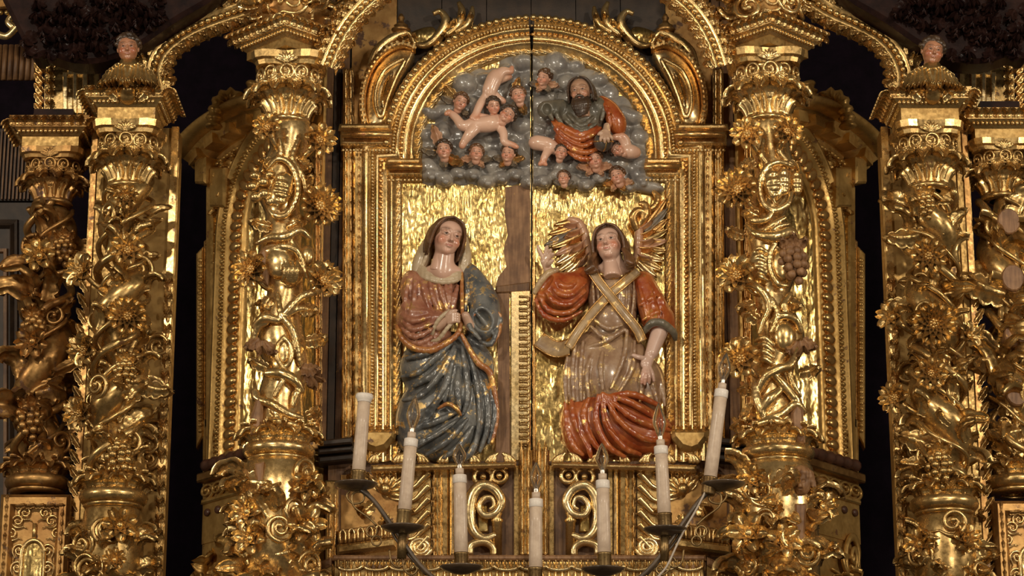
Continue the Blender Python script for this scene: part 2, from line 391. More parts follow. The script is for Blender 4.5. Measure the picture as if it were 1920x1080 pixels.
def orn(kind, mat):
    key = kind+mat
    if key in ORN: return ORN[key]
    if kind == 'leaf': vf = leaf_vf(1, .62, 4, .95, .12, .16, cup=.22, rib=.09)
    elif kind == 'leaf_curl': vf = leaf_vf(1, .66, 4, 1.75, .02, .16, cup=.22, rib=.09)
    elif kind == 'leaf_long': vf = leaf_vf(1, .36, 5, 1.2, .05, .12, cup=.15, rib=.07)
    elif kind == 'leaf_flat': vf = leaf_vf(1, .6, 3, .35, .04, .16, cup=.24, rib=.1)
    elif kind == 'petal': vf = leaf_vf(1, .50, 0, -.7, .75, .08, 10, 7, -.45, -.08, -.3, .34)
    elif kind == 'petal_wide': vf = leaf_vf(1, .60, 0, -.6, .7, .08, 10, 8, -.4, -.07, -.25, .34)
    elif kind == 'tongue': vf = leaf_vf(1, .6, 0, .35, .06, .2, 8, 7, .5, .16)
    elif kind == 'feather': vf = leaf_vf(1, .26, 0, .25, 0, .05, 10, 5, .12, .05, .1)
    elif kind == 'bead': vf = sphere((0, 0, 0), 1, 10, 7)
    elif kind == 'egg': vf = sphere((0, 0, 0), (.85, .7, 1.1), 10, 7)
    elif kind == 'grapes':
        rr = random.Random(4); L = []
        for r_, z, n in ((.30, .38, 6), (.42, .12, 8), (.38, -.16, 7), (.26, -.42, 5), (.0, -.68, 1), (.12, .55, 3)):
            for i in range(n):
                a = 2*math.pi*(i+.5*rr.random())/n; L.append(sphere((r_*math.cos(a), r_*.8*math.sin(a), z+.04*rr.random()), .17, 8, 6))
        L.append(sphere((0, 0, 0), (.3, .25, .5), 8, 6)); vf = join(L)
    elif kind == 'boss':
        L = [sphere((0, 0, 0), (.30, .16, .30), 12, 6)]
        for i in range(7): a = 2*math.pi*i/7; L.append(sphere((.2*math.cos(a), -.12, .2*math.sin(a)), .10, 7, 5))
        L.append(sphere((0, -.17, 0), .12, 8, 6)); vf = join(L)
    elif kind == 'knob': vf = sphere((0, 0, 0), (.28, .22, .28), 12, 8)
    elif kind == 'scroll' or kind == 'scroll_left':
        P = []; n = 40
        for i in range(n):
            t = i/(n-1); a = -math.pi/2+t*math.pi*3.2; r = .5*(1-t)**.8+.06; P.append((r*math.cos(a), -.05-.14*t, .5+r*math.sin(a)))
        P = [(-.5, 0, -.3), (-.28, 0, -.08)]+P; P = np.array(P)
        if kind == 'scroll_left': P[:, 0] *= -1
        r = np.interp(np.linspace(0, 1, len(P)), [0, .1, .6, 1], [.04, .11, .09, .07]); V, f = tube(P, r, 7)
        vf = join([(V, f), sphere(P[-1], .12, 8, 6)])
        if kind == 'scroll_left': vf = (vf[0], [q[::-1] for q in vf[1]]) if False else vf
    elif kind == 'shell':
        L = []
        for i in range(7):
            a = (i-3)*.42; V, f = leaf_vf(1, .34, 0, -.5, .5, .1, 7, 5, .2, .06, -.3)
            c, s_ = math.cos(a), math.sin(a); V = np.stack([V[:, 0]*c+V[:, 2]*s_, V[:, 1], -V[:, 0]*s_+V[:, 2]*c], 1); L.append((V, f))
        vf = join(L)
    elif kind == 'dentil': vf = box((-.5, -.5, -.5), (.5, .5, .5))
    ORN[key] = mesh(kind, vf[0], vf[1], mat, kind != 'dentil'); return ORN[key]
def ornament(name, kind, mat, M, parent): return put(name, orn(kind, mat), M, parent)
def flower(pl, px, py, d, r, mat, parent, n=10, wide=False, rings=2, boss='boss', rot=0, tiltx=0, tilty=0):
    """a carved flower: centre with petals as its pieces; px,py is where it sits in the view at height d on plane pl"""
    x, z = pl.at(px, py, d)
    B = pl.M(x, z, d) @ Matrix.Rotation(tilty, 4, 'Z') @ Matrix.Rotation(tiltx, 4, 'X')
    fl = put('flower', orn(boss, mat), B @ Matrix.Translation((0, -r*.12, 0)) @ Matrix.Diagonal((r*.8, r*.8, r*.8, 1)), parent)
    for k in range(rings):
        for i in range(n):
            a = 2*math.pi*(i+.5*k)/n+rot; s = r*(1-.33*k)
            put('petal', orn('petal_wide' if wide else 'petal', mat), B @ Matrix.Rotation(a, 4, 'Y') @ Matrix.Translation((0, -r*.10*k, r*.12)) @ Matrix.Rotation(-.22*k, 4, 'X') @ Matrix.Diagonal((s, s, s, 1)), fl)
    return fl
def cylM(axis, z, a, r, rot=0, tilt=0, sc=1):
    """a place on a vertical cylinder; a=0 faces the viewer, positive to the right"""
    p = A(axis[0]+r*math.sin(a), axis[1]-r*math.cos(a), z); sc = (sc, sc, sc) if np.isscalar(sc) else sc
    return T(p) @ Matrix.Rotation(a, 4, 'Z') @ Matrix.Rotation(rot, 4, 'Y') @ Matrix.Rotation(tilt, 4, 'X') @ Matrix.Diagonal(tuple(sc)+(1,))
# ---------------------------------------------------------------- the setting
def zpy(py, d): return G(960, py, d)[2]
FLOORZ = 0
structure('wall_back', box((-1700, 900, 0), (1700, 930, 3400)), 'cloth_dark', label='dark purple wall behind the gilded altarpiece')
structure('floor', box((-2600, -3600, -20), (2600, 930, 0)), 'wood_dark', label='dark church floor below the altarpiece')
# backing boards beside and behind the centre (vertical planks, each a piece)
XC = 1000
backing = structure('wall_centre', box((G(600, 500, -40)[0], 40, 500), (G(1398, 500, -40)[0], 70, zpy(-200, -40))), 'wood_dark', label='boarded backing of the central bay')
for i, (a, b, mt) in enumerate([(598, 618, 'wood_brown'), (618, 632, 'wood_dark'), (632, 648, 'wood_brown'), (1346, 1362, 'wood_brown'), (1362, 1384, 'wood_raw'), (1384, 1402, 'wood_brown')]):
    p0 = G(a, 540, -15); p1 = G(b, 540, -15)
    part('plank', box((p0[0]+.8, 15+(i % 3)*4, 700), (p1[0]-.8, 42, zpy(-60, -15))), mt, backing, False)
# top boards behind the arch with gilt remains; the dark wood tone also stands for shade
for i in range(8):
    x0 = G(660+i*84, 60, -20)[0]; x1 = G(660+(i+1)*84, 60, -20)[0]
    part('plank', box((x0+.7, 22+(i % 2)*3, zpy(290, -20)), (x1-.7, 42, zpy(-120, -20))), 'gold_dark' if i in (0, 7) else 'wood_dark', backing, False)
# ---------------------------------------------------------------- the two relief leaves (doors)
def arch_path(cx, xo, xs, yb, ys, yspr, ry, n=28):
    """bottom left up, step in, elliptical arch, step out, down; pixel outline on the relief plane"""
    rx = cx-xs; P = [(xo, yb), (xo, ys), (xs, ys), (xs, yspr)]
    P += [(cx-rx*math.cos(math.pi*k/n), yspr-ry*math.sin(math.pi*k/n)) for k in range(1, n)]
    P += [(2*cx-xs, yspr), (2*cx-xs, ys), (2*cx-xo, ys), (2*cx-xo, yb)]
    return P
def to2(P, pl=FRONT, d=0): return np.array([pl.at(x, y, d) for x, y in P])
OPEN = arch_path(XC, 753, 791, 868, 342, 285, 180)
SEAM = 997
def clip_leaf(side):
    P = [p for p in OPEN if (p[0] < SEAM-2 if side < 0 else p[0] > SEAM+2)]
    top = (SEAM-1.5 if side < 0 else SEAM+1.5, 105); bot = (top[0], 868)
    return P+[top, bot] if side < 0 else [bot, top]+P
def relief_leaf(name, side, label):
    P = to2(clip_leaf(side)); o = structure(name, prism(FRONT, offs(P[::-1] if side < 0 else P[::-1], -6, True) if False else P, -22, 0), 'gold_panel', label=label)
    return o
dl = relief_leaf('door_1', -1, 'gilded relief leaf behind the praying woman'); dr = relief_leaf('door_2', 1, 'gilded relief leaf behind the angel')
# bare wood strip and batten on the left leaf
part('wood_patch', prism(FRONT, to2([(948, 352), (994, 345), (994, 545), (928, 545), (934, 520), (950, 500), (944, 470), (952, 440), (946, 400)]), -2, 2.5), 'wood_raw', dl, False)
part('wood_patch', prism(FRONT, to2([(931, 548), (955, 548), (957, 866), (929, 866), (934, 700)]), -2, 3), 'wood_raw', dl, False)
part('cross_rail', prism(FRONT, to2([(930, 538), (994, 530), (994, 548), (930, 551)]), -2, 7, 2), 'wood_brown', dl, False)
bat = part('batten', prism(FRONT, to2([(957, 548), (995, 546), (995, 866), (957, 866)]), -2, 9, 2), 'gold_pale', dl, False)
for i in range(23):
    y = 556+i*13.3; L = []
    P = [FRONT.p3(*FRONT.at(x, yy, 11), 11) for x, yy in ((973, y), (986, y), (991, y+2.5), (991, y+6.5), (986, y+9), (973, y+9))]
    part('key_ornament', tube(smooth_path(P, 3), 2.0, 6), 'gold', bat)
part('seam_strip', prism(FRONT, to2([(999, 360), (1004, 360), (1004, 866), (999, 866)]), -2, 5, 1), 'gold_red', dr, False)
# worn scroll and leaf end bits on the panel bottom left
# ---------------------------------------------------------------- central frame
fr = empty('altarpiece_frame', G(XC, 868, 0), 'carved gilt frame with shouldered arch around the two relief leaves', 'frame')
P0 = to2(OPEN)
prof = [(-1, -20), (-1, 5), (3, 9), (15, 15), (17, 22), (21, 23), (24, 15), (30, 12), (34, 14), (42, 16), (44, 24), (49, 25), (51, 18), (58, 20), (60, 14), (62, 14), (63, 26), (72, 28), (75, 22), (75, -30)]
NP = len(P0); mid = NP//2; sx = FRONT.at(SEAM, 105)[0]; ap = P0[mid]
for h in (np.vstack([P0[:mid], [(sx-1.6, ap[1])]]), np.vstack([[(sx+1.6, ap[1])], P0[mid+1:]])): part('arch_moulding', moulding(FRONT, h, prof), 'gold', fr)
for (p, t) in walk(offs(P0, 9), 15.5):
    ornament('leaf', 'leaf_flat', 'gold_pale', FRONT.M(p[0]-t[0]*9, p[1]-t[1]*9, 11, ang(t)+.35, (13, 17, 19)), fr)
for (p, t) in walk(offs(P0, 38), 10.5):
    ornament('egg', 'egg', 'gold_red', FRONT.M(p[0], p[1], 17, ang(t), 4.5), fr)
L = [sphere(FRONT.p3(p[0], p[1], 22), 3.1, 6, 5) for p, t in walk(offs(P0, 54), 6.6)]
part('pearl_string', join(L), 'gold_pale', fr, kind='stuff')
arcP = offs(P0, 67)[3:NP-3]; arcL = [p for p in arcP]
for (p, t) in walk(arcP, 14.5):
    ornament('bead', 'bead', 'gold', FRONT.M(p[0], p[1], 31, 0, 6.9), fr)
# uprights: outer leaf strips below the shoulder, imbricated pilaster strip outside them
for s in (-1, 1):
    X = lambda x: x if s < 0 else 2*XC-x
    st = part('outer_strip', prism(FRONT, to2([(X(664), 868), (X(682), 868), (X(682), 262), (X(664), 262)]), -30, 16, 3), 'gold_old', fr, False)
    c = FRONT.at(X(673), 280, 16); e = FRONT.at(X(673), 830, 16)
    for (p, t) in walk([e, c], 17): ornament('leaf', 'leaf_flat', 'gold_red', FRONT.M(p[0], p[1]-9, 15, 0, (18, 16, 20)), fr)
    st = part('pilaster_strip', prism(FRONT, to2([(X(641), 868), (X(663), 868), (X(664), 130), (X(644), 130)]), -34, 6, 3), 'gold_old', fr, False)
    for k in range(26):
        y = 850-k*27.6; x, z = FRONT.at(X(653), y, 8)
        for dx in (-5, 5): ornament('leaf', 'tongue', 'gold', FRONT.M(x+dx, z, 7, 0, (17, 26, 32)), fr)
    # shoulder cornices
    for (xa, xb, ya, yb, dd) in ((640, 735, 243, 282, 52), (726, 792, 303, 338, 40)):
        xa, xb = (xa, xb) if s < 0 else (2*XC-xa, 2*XC-xb)
        q = to2([(xa, yb), (xb, yb), (xb, ya+16), (xa, ya+16)]); 
        part('shoulder_block', prism(FRONT, q, -10, dd*.62, 4), 'gold', fr, False)
        q = to2([(xa-3*(-s), ya+18), (xb, ya+18), (xb, ya+5), (xa, ya+5)])
        part('shoulder_cornice', prism(FRONT, q, -10, dd, 5), 'gold_old', fr, False)
        x0, z0 = FRONT.at(xa, ya+8, dd); x1, z1 = FRONT.at(xb, ya+8, dd)
        part('rolled_edge', tube([FRONT.p3(x0, z0, dd-3), FRONT.p3(x1, z1, dd-3)], 7, 10), 'gold_red', fr)
        x0, z0 = FRONT.at(xa, yb, dd*.6); x1, z1 = FRONT.at(xb, yb, dd*.6)
        L = [sphere(FRONT.p3(p[0], p[1], dd*.62), 3.2, 6, 5) for p, t in walk([(x0, z0), (x1, z1)], 7)]
        part('pearl_string', join(L), 'gold_pale', fr, kind='stuff')
    # ear scroll beside the arch: outer dentilled band, inner teardrop panel
    ear = [(X(x), y) for x, y in ((693, 238), (688, 205), (692, 168), (704, 136), (726, 110), (752, 97), (776, 100), (772, 118), (752, 150), (736, 186), (724, 232))]
    E2 = smooth_path(to2(ear), 4, True)
    part('ear_panel', prism(FRONT, E2, -20, 16, 5), 'gold_pale', fr)
    band = smooth_path(to2([(X(x), y) for x, y in ((686, 240), (680, 205), (684, 165), (698, 130), (722, 103), (752, 90), (782, 98))]), 6)
    pr = [(-7, 8), (-5, 24), (0, 28), (5, 24), (7, 8)]
    part('ear_band', moulding(FRONT, band, pr), 'gold_red', fr)
    for p, t in walk(band, 11): ornament('dentil', 'dentil', 'gold', FRONT.M(p[0], p[1], 27, ang(t), (9, 5, 4.5)), fr)
    inner = smooth_path(to2([(X(x), y) for x, y in ((716, 226), (705, 205), (706, 172), (720, 140), (742, 124), (760, 118), (744, 150), (728, 190))]), 5, True)
    part('teardrop_rim', tube([FRONT.p3(p[0], p[1], 17) for p in inner], 5, 8, True), 'gold', fr)
    inn2 = smooth_path(to2([(X(x), y) for x, y in ((718, 212), (714, 190), (722, 160), (738, 140), (734, 165), (724, 195))]), 4, True)
    part('teardrop_leaf', prism(FRONT, inn2, 10, 25, 6), 'gold_pale', fr)
    # upper sweeping acanthus scrolls over the arch
    for pts, r in ((((694, 132), (708, 96), (736, 72), (764, 62), (778, 84)), (8, 11, 10, 7, 5)), (((778, 84), (800, 84), (822, 66), (836, 40), (826, 22), (812, 26)), (5, 8, 9, 9, 6, 5)), (((836, 66), (858, 48), (866, 22), (860, 4)), (8, 9, 8, 4)), (((852, 62), (874, 48), (884, 28), (886, 12)), (7, 8, 7, 3))):
        Q = smooth_path([FRONT.p3(*FRONT.at(X(x), y, 8), 8) for x, y in pts], 6)
        part('acanthus_scroll', tube(Q, np.interp(np.linspace(0, 1, len(Q)), np.linspace(0, 1, len(r)), r), 9), 'gold', fr)
    for x, y, rt, sz in ((712, 116, .5, 40), (732, 92, .9, 40), (756, 78, 1.2, 34), (812, 84, .9, 34), (834, 70, .6, 46), (856, 60, .35, 46), (878, 56, .2, 38)):
        x0, z0 = FRONT.at(X(x), y, 4); ornament('leaf', 'leaf_long', 'gold_old', FRONT.M(x0, z0, 6, rt*(-s), sz), fr)
    part('scroll_plaque', prism(FRONT, smooth_path(to2([(X(x), y) for x, y in ((768, 66), (790, 54), (812, 52), (818, 66), (800, 82), (780, 84))]), 4, True), -18, 6, 3), 'gold_panel', fr)
    x0, z0 = FRONT.at(X(752), 48, 5)
    part('finial', lathe([(0, 0), (16, 0), (19, 6), (12, 10), (14, 14), (8, 18), (5, 24), (7, 30), (3, 38), (0, 40)], 14, (x0, -4, z0-14)), 'gold_dark', fr)
    # bracket console under the frame foot
    x0, z0 = FRONT.at(X(705), 850, 20)
    cs = part('console', prism(FRONT, to2([(X(x), y) for x, y in ((672, 812), (748, 812), (742, 830), (726, 848), (706, 854), (690, 848), (676, 830))]), -20, 40, 8), 'gold_matte', fr, False)
    for k in range(5):
        xx, zz = FRONT.at(X(678+k*16), 806, 30); ornament('leaf', 'leaf_curl', 'gold_red', FRONT.M(xx, zz-8, 34, 0, 20), fr)
    cp_ = front(-6); st = part('corner_strip', prism(cp_, np.array([cp_.at(X(x), y) for x, y in ((588, 832), (603, 832), (604, 236), (592, 236))]), -20, 8, 2), 'gold_red', fr, False)
    for k in range(20):
        x, z = cp_.at(X(596), 822-k*29, 8)
        for dx in (-3.5, 3.5): ornament('leaf', 'tongue', 'gold_red', cp_.M(x+dx, z, 8, 0, (14, 20, 33)), fr)
# ---------------------------------------------------------------- twisted columns
def helix(axis, z0, z1, amp, turns, ph, n):
    return [A(axis[0]+amp*math.sin(ph+2*math.pi*turns*t), axis[1]-amp*math.cos(ph+2*math.pi*turns*t), z0+(z1-z0)*t) for t in np.linspace(0, 1, n)]
def twisted_column(px, pytop, pybot, d, R, label, group, mat, turns, ph, seed, flowers=(), grapes=(), stubs=(), leaves=32, twist=1, amp=.42, leafmat=None, lsize=72, capk=1.0, custom=None):
    """px = column axis at the base ring; capital above pytop, base crown above pybot"""
    rr = random.Random(seed); b = G(px, pybot, d); ax = (b[0], b[1]); zb = b[2]; zt = zpy(pytop, d)
    c = empty('twisted_column', (ax[0], ax[1], zb-260), label, 'column', group); lm = leafmat or mat
    pl = front(d)
    if custom: custom(c, d, mat)
    else:
        # twisted shaft with a swelling groove
        n = 90; seg = 22; V = []
        for i in range(n):
            t = i/(n-1); z = zb+30+(zt-zb-30)*t; a = twist*(ph+2*math.pi*turns*t)
            cx, cy = ax[0]+R*amp*math.sin(a), ax[1]-R*amp*math.cos(a); r = R*(.86-.14*t)
            for k in range(seg): q = 2*math.pi*k/seg; V.append((cx+r*math.cos(q), cy+r*math.sin(q), z))
        part('shaft', (np.array(V), gridfaces(n, seg, False, True)), mat, c)
        # vine stems winding in the grooves
        for k, (o, rad) in enumerate(((math.pi, 9), (math.pi*.45, 6), (math.pi*1.5, 5))):
            P = helix(ax, zb+28, zt-6, R*.98, turns*twist, twist*ph+o, 120)
            P = [p+A(4*math.sin(i*.5+k), 0, 3*math.cos(i*.37+k)) for i, p in enumerate(P)]
            part('vine_stem', tube(P, rad*R/50, 7, ref=(.1, .2, 1)), lm, c)
        # leaves along the windings
        for i in range(leaves):
            t = (i+.5)/leaves; a = -1.75+3.5*((i*.381966+rr.random()*.12) % 1); z = zb+26+(zt-zb-60)*t
            kind = rr.choice(['leaf', 'leaf_curl', 'leaf_curl', 'leaf_long', 'leaf']); s = lsize*(.7+.6*rr.random())*R/50
            aa = twist*(ph+2*math.pi*turns*t); rs = R*(.86-.1*t)+R*amp*math.cos(a-aa)*.9
            pz = A(ax[0]+R*1.1*math.sin(a), 0, z+s*.4)
            if any(math.hypot(G(q[0], q[1], d)[0]-pz[0], zpy(q[1], d)-pz[2]) < q[2]*1.25 for q in flowers): continue
            ornament('leaf', kind, lm if rr.random() < .8 else 'gold_red' if mat == 'gold' else mat, cylM(ax, z, a, rs*.95, rr.uniform(-1.3, 1.3)+(.5*twist), rr.uniform(-.3, .25), s), c)
        # tendrils
        for i in range(6):
            t = (i+.3+.4*rr.random())/6; a = rr.uniform(-1.2, 1.2); z = zb+40+(zt-zb-90)*t; aa = twist*(ph+2*math.pi*turns*t)
            rs = R*.8+R*amp*math.cos(a-aa)*.9
            ornament('tendril', 'scroll' if rr.random() < .5 else 'scroll_left', lm, cylM(ax, z, a, rs, rr.uniform(-2, 2), 0, 50*R/50*(.8+.4*rr.random())), c)
    for (fx, fy, r, nn, wide, mt) in flowers:
        a = max(-1.3, min(1.3, math.asin(max(-.97, min(.97, (G(fx, fy, d)[0]-ax[0])/(R*1.5)))))); dd = d+R*1.42*math.cos(a)+6
        flower(pl, fx, fy, dd-d, r, mt, c, nn, wide, 2 if nn > 7 else 1, 'boss' if nn > 7 else 'knob', rr.random(), rr.uniform(-.15, .25), a*.45)
        # a stem from the shaft to the flower
        p1 = pl.p3(*pl.at(fx, fy, dd-d), dd-d-3); p0 = A(ax[0]+.3*R*math.sin(a), ax[1]-.3*R*math.cos(a), p1[2]-26)
        part('flower_stem', tube(smooth_path([p0, (p0+p1)/2+A(0, -4, -12), p1], 4), 6*R/50, 7), lm, c)
    for (fx, fy, s, mt) in grapes:
        a = math.asin(max(-.97, min(.97, (G(fx, fy, d)[0]-ax[0])/(R*1.5)))); dd = R*1.05*math.cos(a)
        x, z = pl.at(fx, fy, dd); ornament('grape_cluster', 'grapes', mt, pl.M(x, z, dd, rr.uniform(-.3, .3), s), c)
        for q in (-.7, 0, .7): ornament('leaf', 'leaf', mt, pl.M(x, z+s*.45, dd, q*1.2, s*.7), c)
    for P in stubs:          # bare broken wood
        part('broken_stub', prism(pl, np.array([pl.at(x, y, R*.9) for x, y in P]), -10, R*1.02, 5), 'wood_raw', c, False)
    # base: crown of leaves, ring, drum
    part('base_ring', lathe([(R*.7, 0), (R*1.22, 0), (R*1.32, 5), (R*1.38, 12), (R*1.32, 20), (R*1.15, 25), (R*.7, 26)], 36, (ax[0], ax[1], zb-14)), mat, c)
    part('lower_fillet', lathe([(R*.7, 0), (R*1.1, 0), (R*1.2, 4), (R*1.12, 9), (R*.7, 9)], 36, (ax[0], ax[1], zb-22)), mat, c)
    part('crown_cup', lathe([(R*.8, 0), (R*1.0, 4), (R*1.1, 18), (R*1.0, 26), (R*.7, 30)], 30, (ax[0], ax[1], zb+8)), mat, c)
    for k in range(9):
        a = -2.0+k*.5
        ornament('crown_leaf', 'leaf_curl', mat, cylM(ax, zb+10, a, R*1.02, 0, .25, (50*R/50, 44*R/50, 40*R/50)), c)
        ornament('crown_leaf', 'leaf', mat, cylM(ax, zb+14, a+.25, R*.98, 0, .1, 40*R/50), c)
    # capital: neck ring, short leaves, tall leaves, volutes, abacus
    k = R/50.*capk
    part('neck_ring', lathe([(R*.5, 0), (R*.82, 0), (R*.9, 5*k), (R*.82, 11*k), (R*.6, 13*k)], 30, (ax[0], ax[1], zt-2)), mat, c)
    part('capital_bell', lathe([(R*.66, 0), (R*.72, 20*k), (R*.86, 60*k), (R*1.05, 92*k), (R*1.12, 100*k), (R*.5, 102*k)], 30, (ax[0], ax[1], zt+8*k)), mat, c)
    for j in range(12):
        a = -2.6+j*.475
        ornament('capital_leaf', 'tongue', mat, cylM(ax, zt+12*k, a, R*.72, 0, .28, (30*k, 34*k, 38*k)), c)
    for j in range(10):
        a = -2.45+j*.545
        ornament('capital_leaf', 'leaf_curl', mat, cylM(ax, zt+36*k, a, R*.84, 0, .30, (52*k, 54*k, 56*k)), c)
    for j in range(7):
        a = -1.57+j*.525
        ornament('volute', 'scroll' if j % 2 else 'scroll_left', mat, cylM(ax, zt+76*k, a, R*1.12, 0, .1, 30*k), c)
        ornament('capital_flower', 'shell', mat, cylM(ax, zt+86*k, a+.26, R*1.15, math.pi, 0, 22*k), c)
    zt2 = zt+106*k
    ab = []
    for j in range(32):        # concave-sided abacus
        q = 2*math.pi*j/32; r = R*(1.42+.24*math.cos(4*(q-math.pi/4))); ab.append((ax[0]+r*math.cos(q), ax[1]+r*math.sin(q)))
    V = []
    for dz, sc in ((0, .92), (8*k, .96), (12*k, 1.04), (26*k, 1.07), (28*k, .9)):
        V += [(ax[0]+(x-ax[0])*sc, ax[1]+(y-ax[1])*sc, zt2+dz) for x, y in ab]
    f = gridfaces(5, 32, False, True)+[list(range(128, 160)), list(range(32))[::-1]]
    part('abacus', (np.array(V), f), 'gold_old' if mat != 'gold_dark' else mat, c, False)
    ornament('abacus_flower', 'shell', mat, cylM(ax, zt2+4*k, 0, R*1.25, 0, -.3, 26*k), c)
    return c, ax, zb, zt2+28*k
def foliage_drum(parent, ax, ztop, zbot, R, mat, seed, leaves=30, flowers=(), d=0, lsize=62):
    rr = random.Random(seed); pl = front(d)
    part('pedestal_drum', lathe([(0, zbot-ztop), (R*1.1, zbot-ztop), (R*1.12, -60), (R*1.0, -8), (R*.9, 0), (0, 0)], 36, (ax[0], ax[1], ztop)), mat, parent)
    for i in range(leaves):
        t = (i+.5)/leaves; a = -1.7+3.4*((i*.381966+rr.random()*.1) % 1); z = ztop-40-(ztop-zbot-40)*t
        ornament('leaf', rr.choice(['leaf', 'leaf_curl', 'leaf_curl']), mat, cylM(ax, z, a, R*1.04, rr.uniform(-1.6, 1.6), rr.uniform(-.1, .2), lsize*(.7+.5*rr.random())), parent)
    for i in range(7):
        t = (i+.5)/7; a = rr.uniform(-1.2, 1.2); z = ztop-30-(ztop-zbot-70)*t
        ornament('tendril', rr.choice(['scroll', 'scroll_left']), mat, cylM(ax, z, a, R*1.05, rr.uniform(-2, 2), 0, 44), parent)
    for (fx, fy, r, nn, wide, mt) in flowers:
        a = math.asin(max(-.95, min(.95, (G(fx, fy, d)[0]-ax[0])/(R*1.3)))); dd = R*1.2*math.cos(a)
        flower(pl, fx, fy, dd, r, mt, parent, nn, wide, 1, 'knob', rr.random(), 0, a*.5)
GC = 'twisted columns of the altarpiece'
class Fig0:
    """sculpt given in view pixels and distance in front of the relief plane"""
    def __init__(s, x0, y0, x1, y1, dmin, dmax, h):
        lo = G(x0, y1, dmin); hi = G(x1, y0, dmin); s.s = Sculpt((lo[0]-8, -dmax, lo[2]-60), (hi[0]+8, -dmin, hi[2]+12), h)
    def tube(s, pts, r, k=3, cut=False, n=4): s.s.tube([G(*p) for p in pts], r, k, cut, n)
    def ell(s, p, r, k=3, roll=0, cut=False): s.s.ell(G(*p), (r[0], r[2], r[1]), k, Matrix.Rotation(math.radians(roll), 4, 'Y') if roll else None, cut)
def ribbed_pod(f, x, y, d, rx, ry, roll, n=4):
    f.ell((x, y, d), (rx, ry, rx*.7), 3, roll)
    for i in range(n):
        t = -1+2*(i+.5)/n; f.ell((x, y+t*ry*.8, d+rx*.55*(1-t*t)**.5), (rx*.75*(1-.5*t*t), ry*.62/n*1.5, rx*.35), 1.5, roll)
def shaft_left(c, d, mat):
    f = Fig0(462, 236, 612, 832, d-50, d+92, 1.9); D = d+40
    f.tube([(546, 240, d), (540, 290, d), (520, 345, d+2), (531, 402, d), (527, 445, d), (524, 500, d), (536, 545, d), (526, 592, d), (528, 645, d), (540, 692, d), (526, 742, d), (522, 826, d)], (34, 32, 36, 27, 33, 38, 27, 33, 39, 34, 36, 46), 8, n=6)
    f.tube([(500, 318, D), (520, 298, D+6), (542, 306, D+6), (557, 335, D+4), (556, 372, D+6), (538, 402, D+6), (516, 404, D+6), (504, 392, D+2)], (3.5, 5, 5.5, 5.5, 5.5, 5, 5, 3.5), 2)
    f.tube([(524, 262, D), (526, 288, D), (508, 306, D), (492, 322, D-6)], (5, 6, 5, 4), 2); f.tube([(560, 262, D-4), (548, 296, D), (566, 330, D-4), (572, 360, D-12)], (4, 6, 6, 4), 2)
    ribbed_pod(f, 528, 355, D+4, 20, 34, 15, 5); f.tube([(548, 330, D+8), (536, 360, D+14), (520, 388, D+8)], (2, 4, 2), 1.5)
    for (x, y, r) in ((478, 330, 11), (474, 350, 11), (480, 370, 11), (494, 342, 12), (496, 364, 12), (508, 378, 10), (506, 328, 9)): f.ell((x, y, D+2), (r, r*.85, r), 2)
    f.tube([(482, 456, D-4), (505, 446, D+6), (535, 444, D+12), (562, 432, D+6), (580, 446, D-6)], (4, 7, 8.5, 7, 5), 2); f.tube([(500, 470, D+2), (530, 462, D+10), (556, 470, D+8), (572, 500, D-2)], (4, 6, 6, 4), 2); f.tube([(545, 448, D+10), (560, 476, D+6), (576, 520, D-6)], (3, 5.5, 4), 2)
    f.ell((522, 492, D), (26, 30, 16), 4); f.ell((548, 512, D), (20, 24, 14), 4)
    for k in range(4): f.tube([(530+k*9, 488, D+12), (534+k*8, 508, D+14), (528+k*9, 528, D+8)], (2, 4.5, 2), 1.5)
    f.tube([(598, 546, D-10), (566, 556, D+4), (540, 582, D+8), (526, 600, D+6)], (6, 7, 6.5, 5), 2); f.tube([(584, 578, D-10), (556, 580, D), (534, 594, D+6)], (4, 6.5, 5), 2); f.tube([(520, 552, D), (528, 590, D+8), (548, 618, D+8), (556, 650, D+4), (562, 684, D-4)], (5, 6, 7, 6.5, 4), 2)
    f.tube([(478, 612, D-4), (496, 596, D+6), (520, 600, D+8)], (6, 9, 6), 3); f.tube([(476, 640, D-10), (484, 614, D-2), (500, 606, D+4)], (4, 6, 4), 2)
    f.tube([(533, 632, D+8), (546, 650, D+10), (545, 674, D+10), (534, 688, D+8), (521, 674, D+10), (520, 650, D+10), (533, 632, D+8)], 4.6, 1.5); f.ell((533, 660, D+2), (12, 22, 8), 2)
    f.tube([(502, 700, D), (526, 700, D+8), (552, 712, D+8), (566, 732, D)], (8, 9.5, 9, 6), 2); f.tube([(516, 742, D+6), (528, 718, D+8), (536, 706, D+8)], (5, 6, 4), 1.5); f.tube([(550, 760, D+4), (556, 738, D+4), (570, 716, D-4)], (5, 7, 4), 2)
    f.tube([(478, 736, D-8), (484, 748, D-2), (510, 758, D+8), (540, 776, D+8), (566, 784, D)], (8, 7, 8, 7, 5), 2); f.tube([(498, 790, D+2), (530, 792, D+10), (560, 800, D+2)], (6, 8, 5), 2)
    f.tube([(510, 770, D+6), (530, 790, D+10)], (4, 5), 2); f.ell((560, 415, D-6), (16, 12, 12), 3); f.ell((575, 480, D-14), (14, 20, 12), 3)
    part('shaft', f.s.mesh(), mat, c)
    pl = front(d)
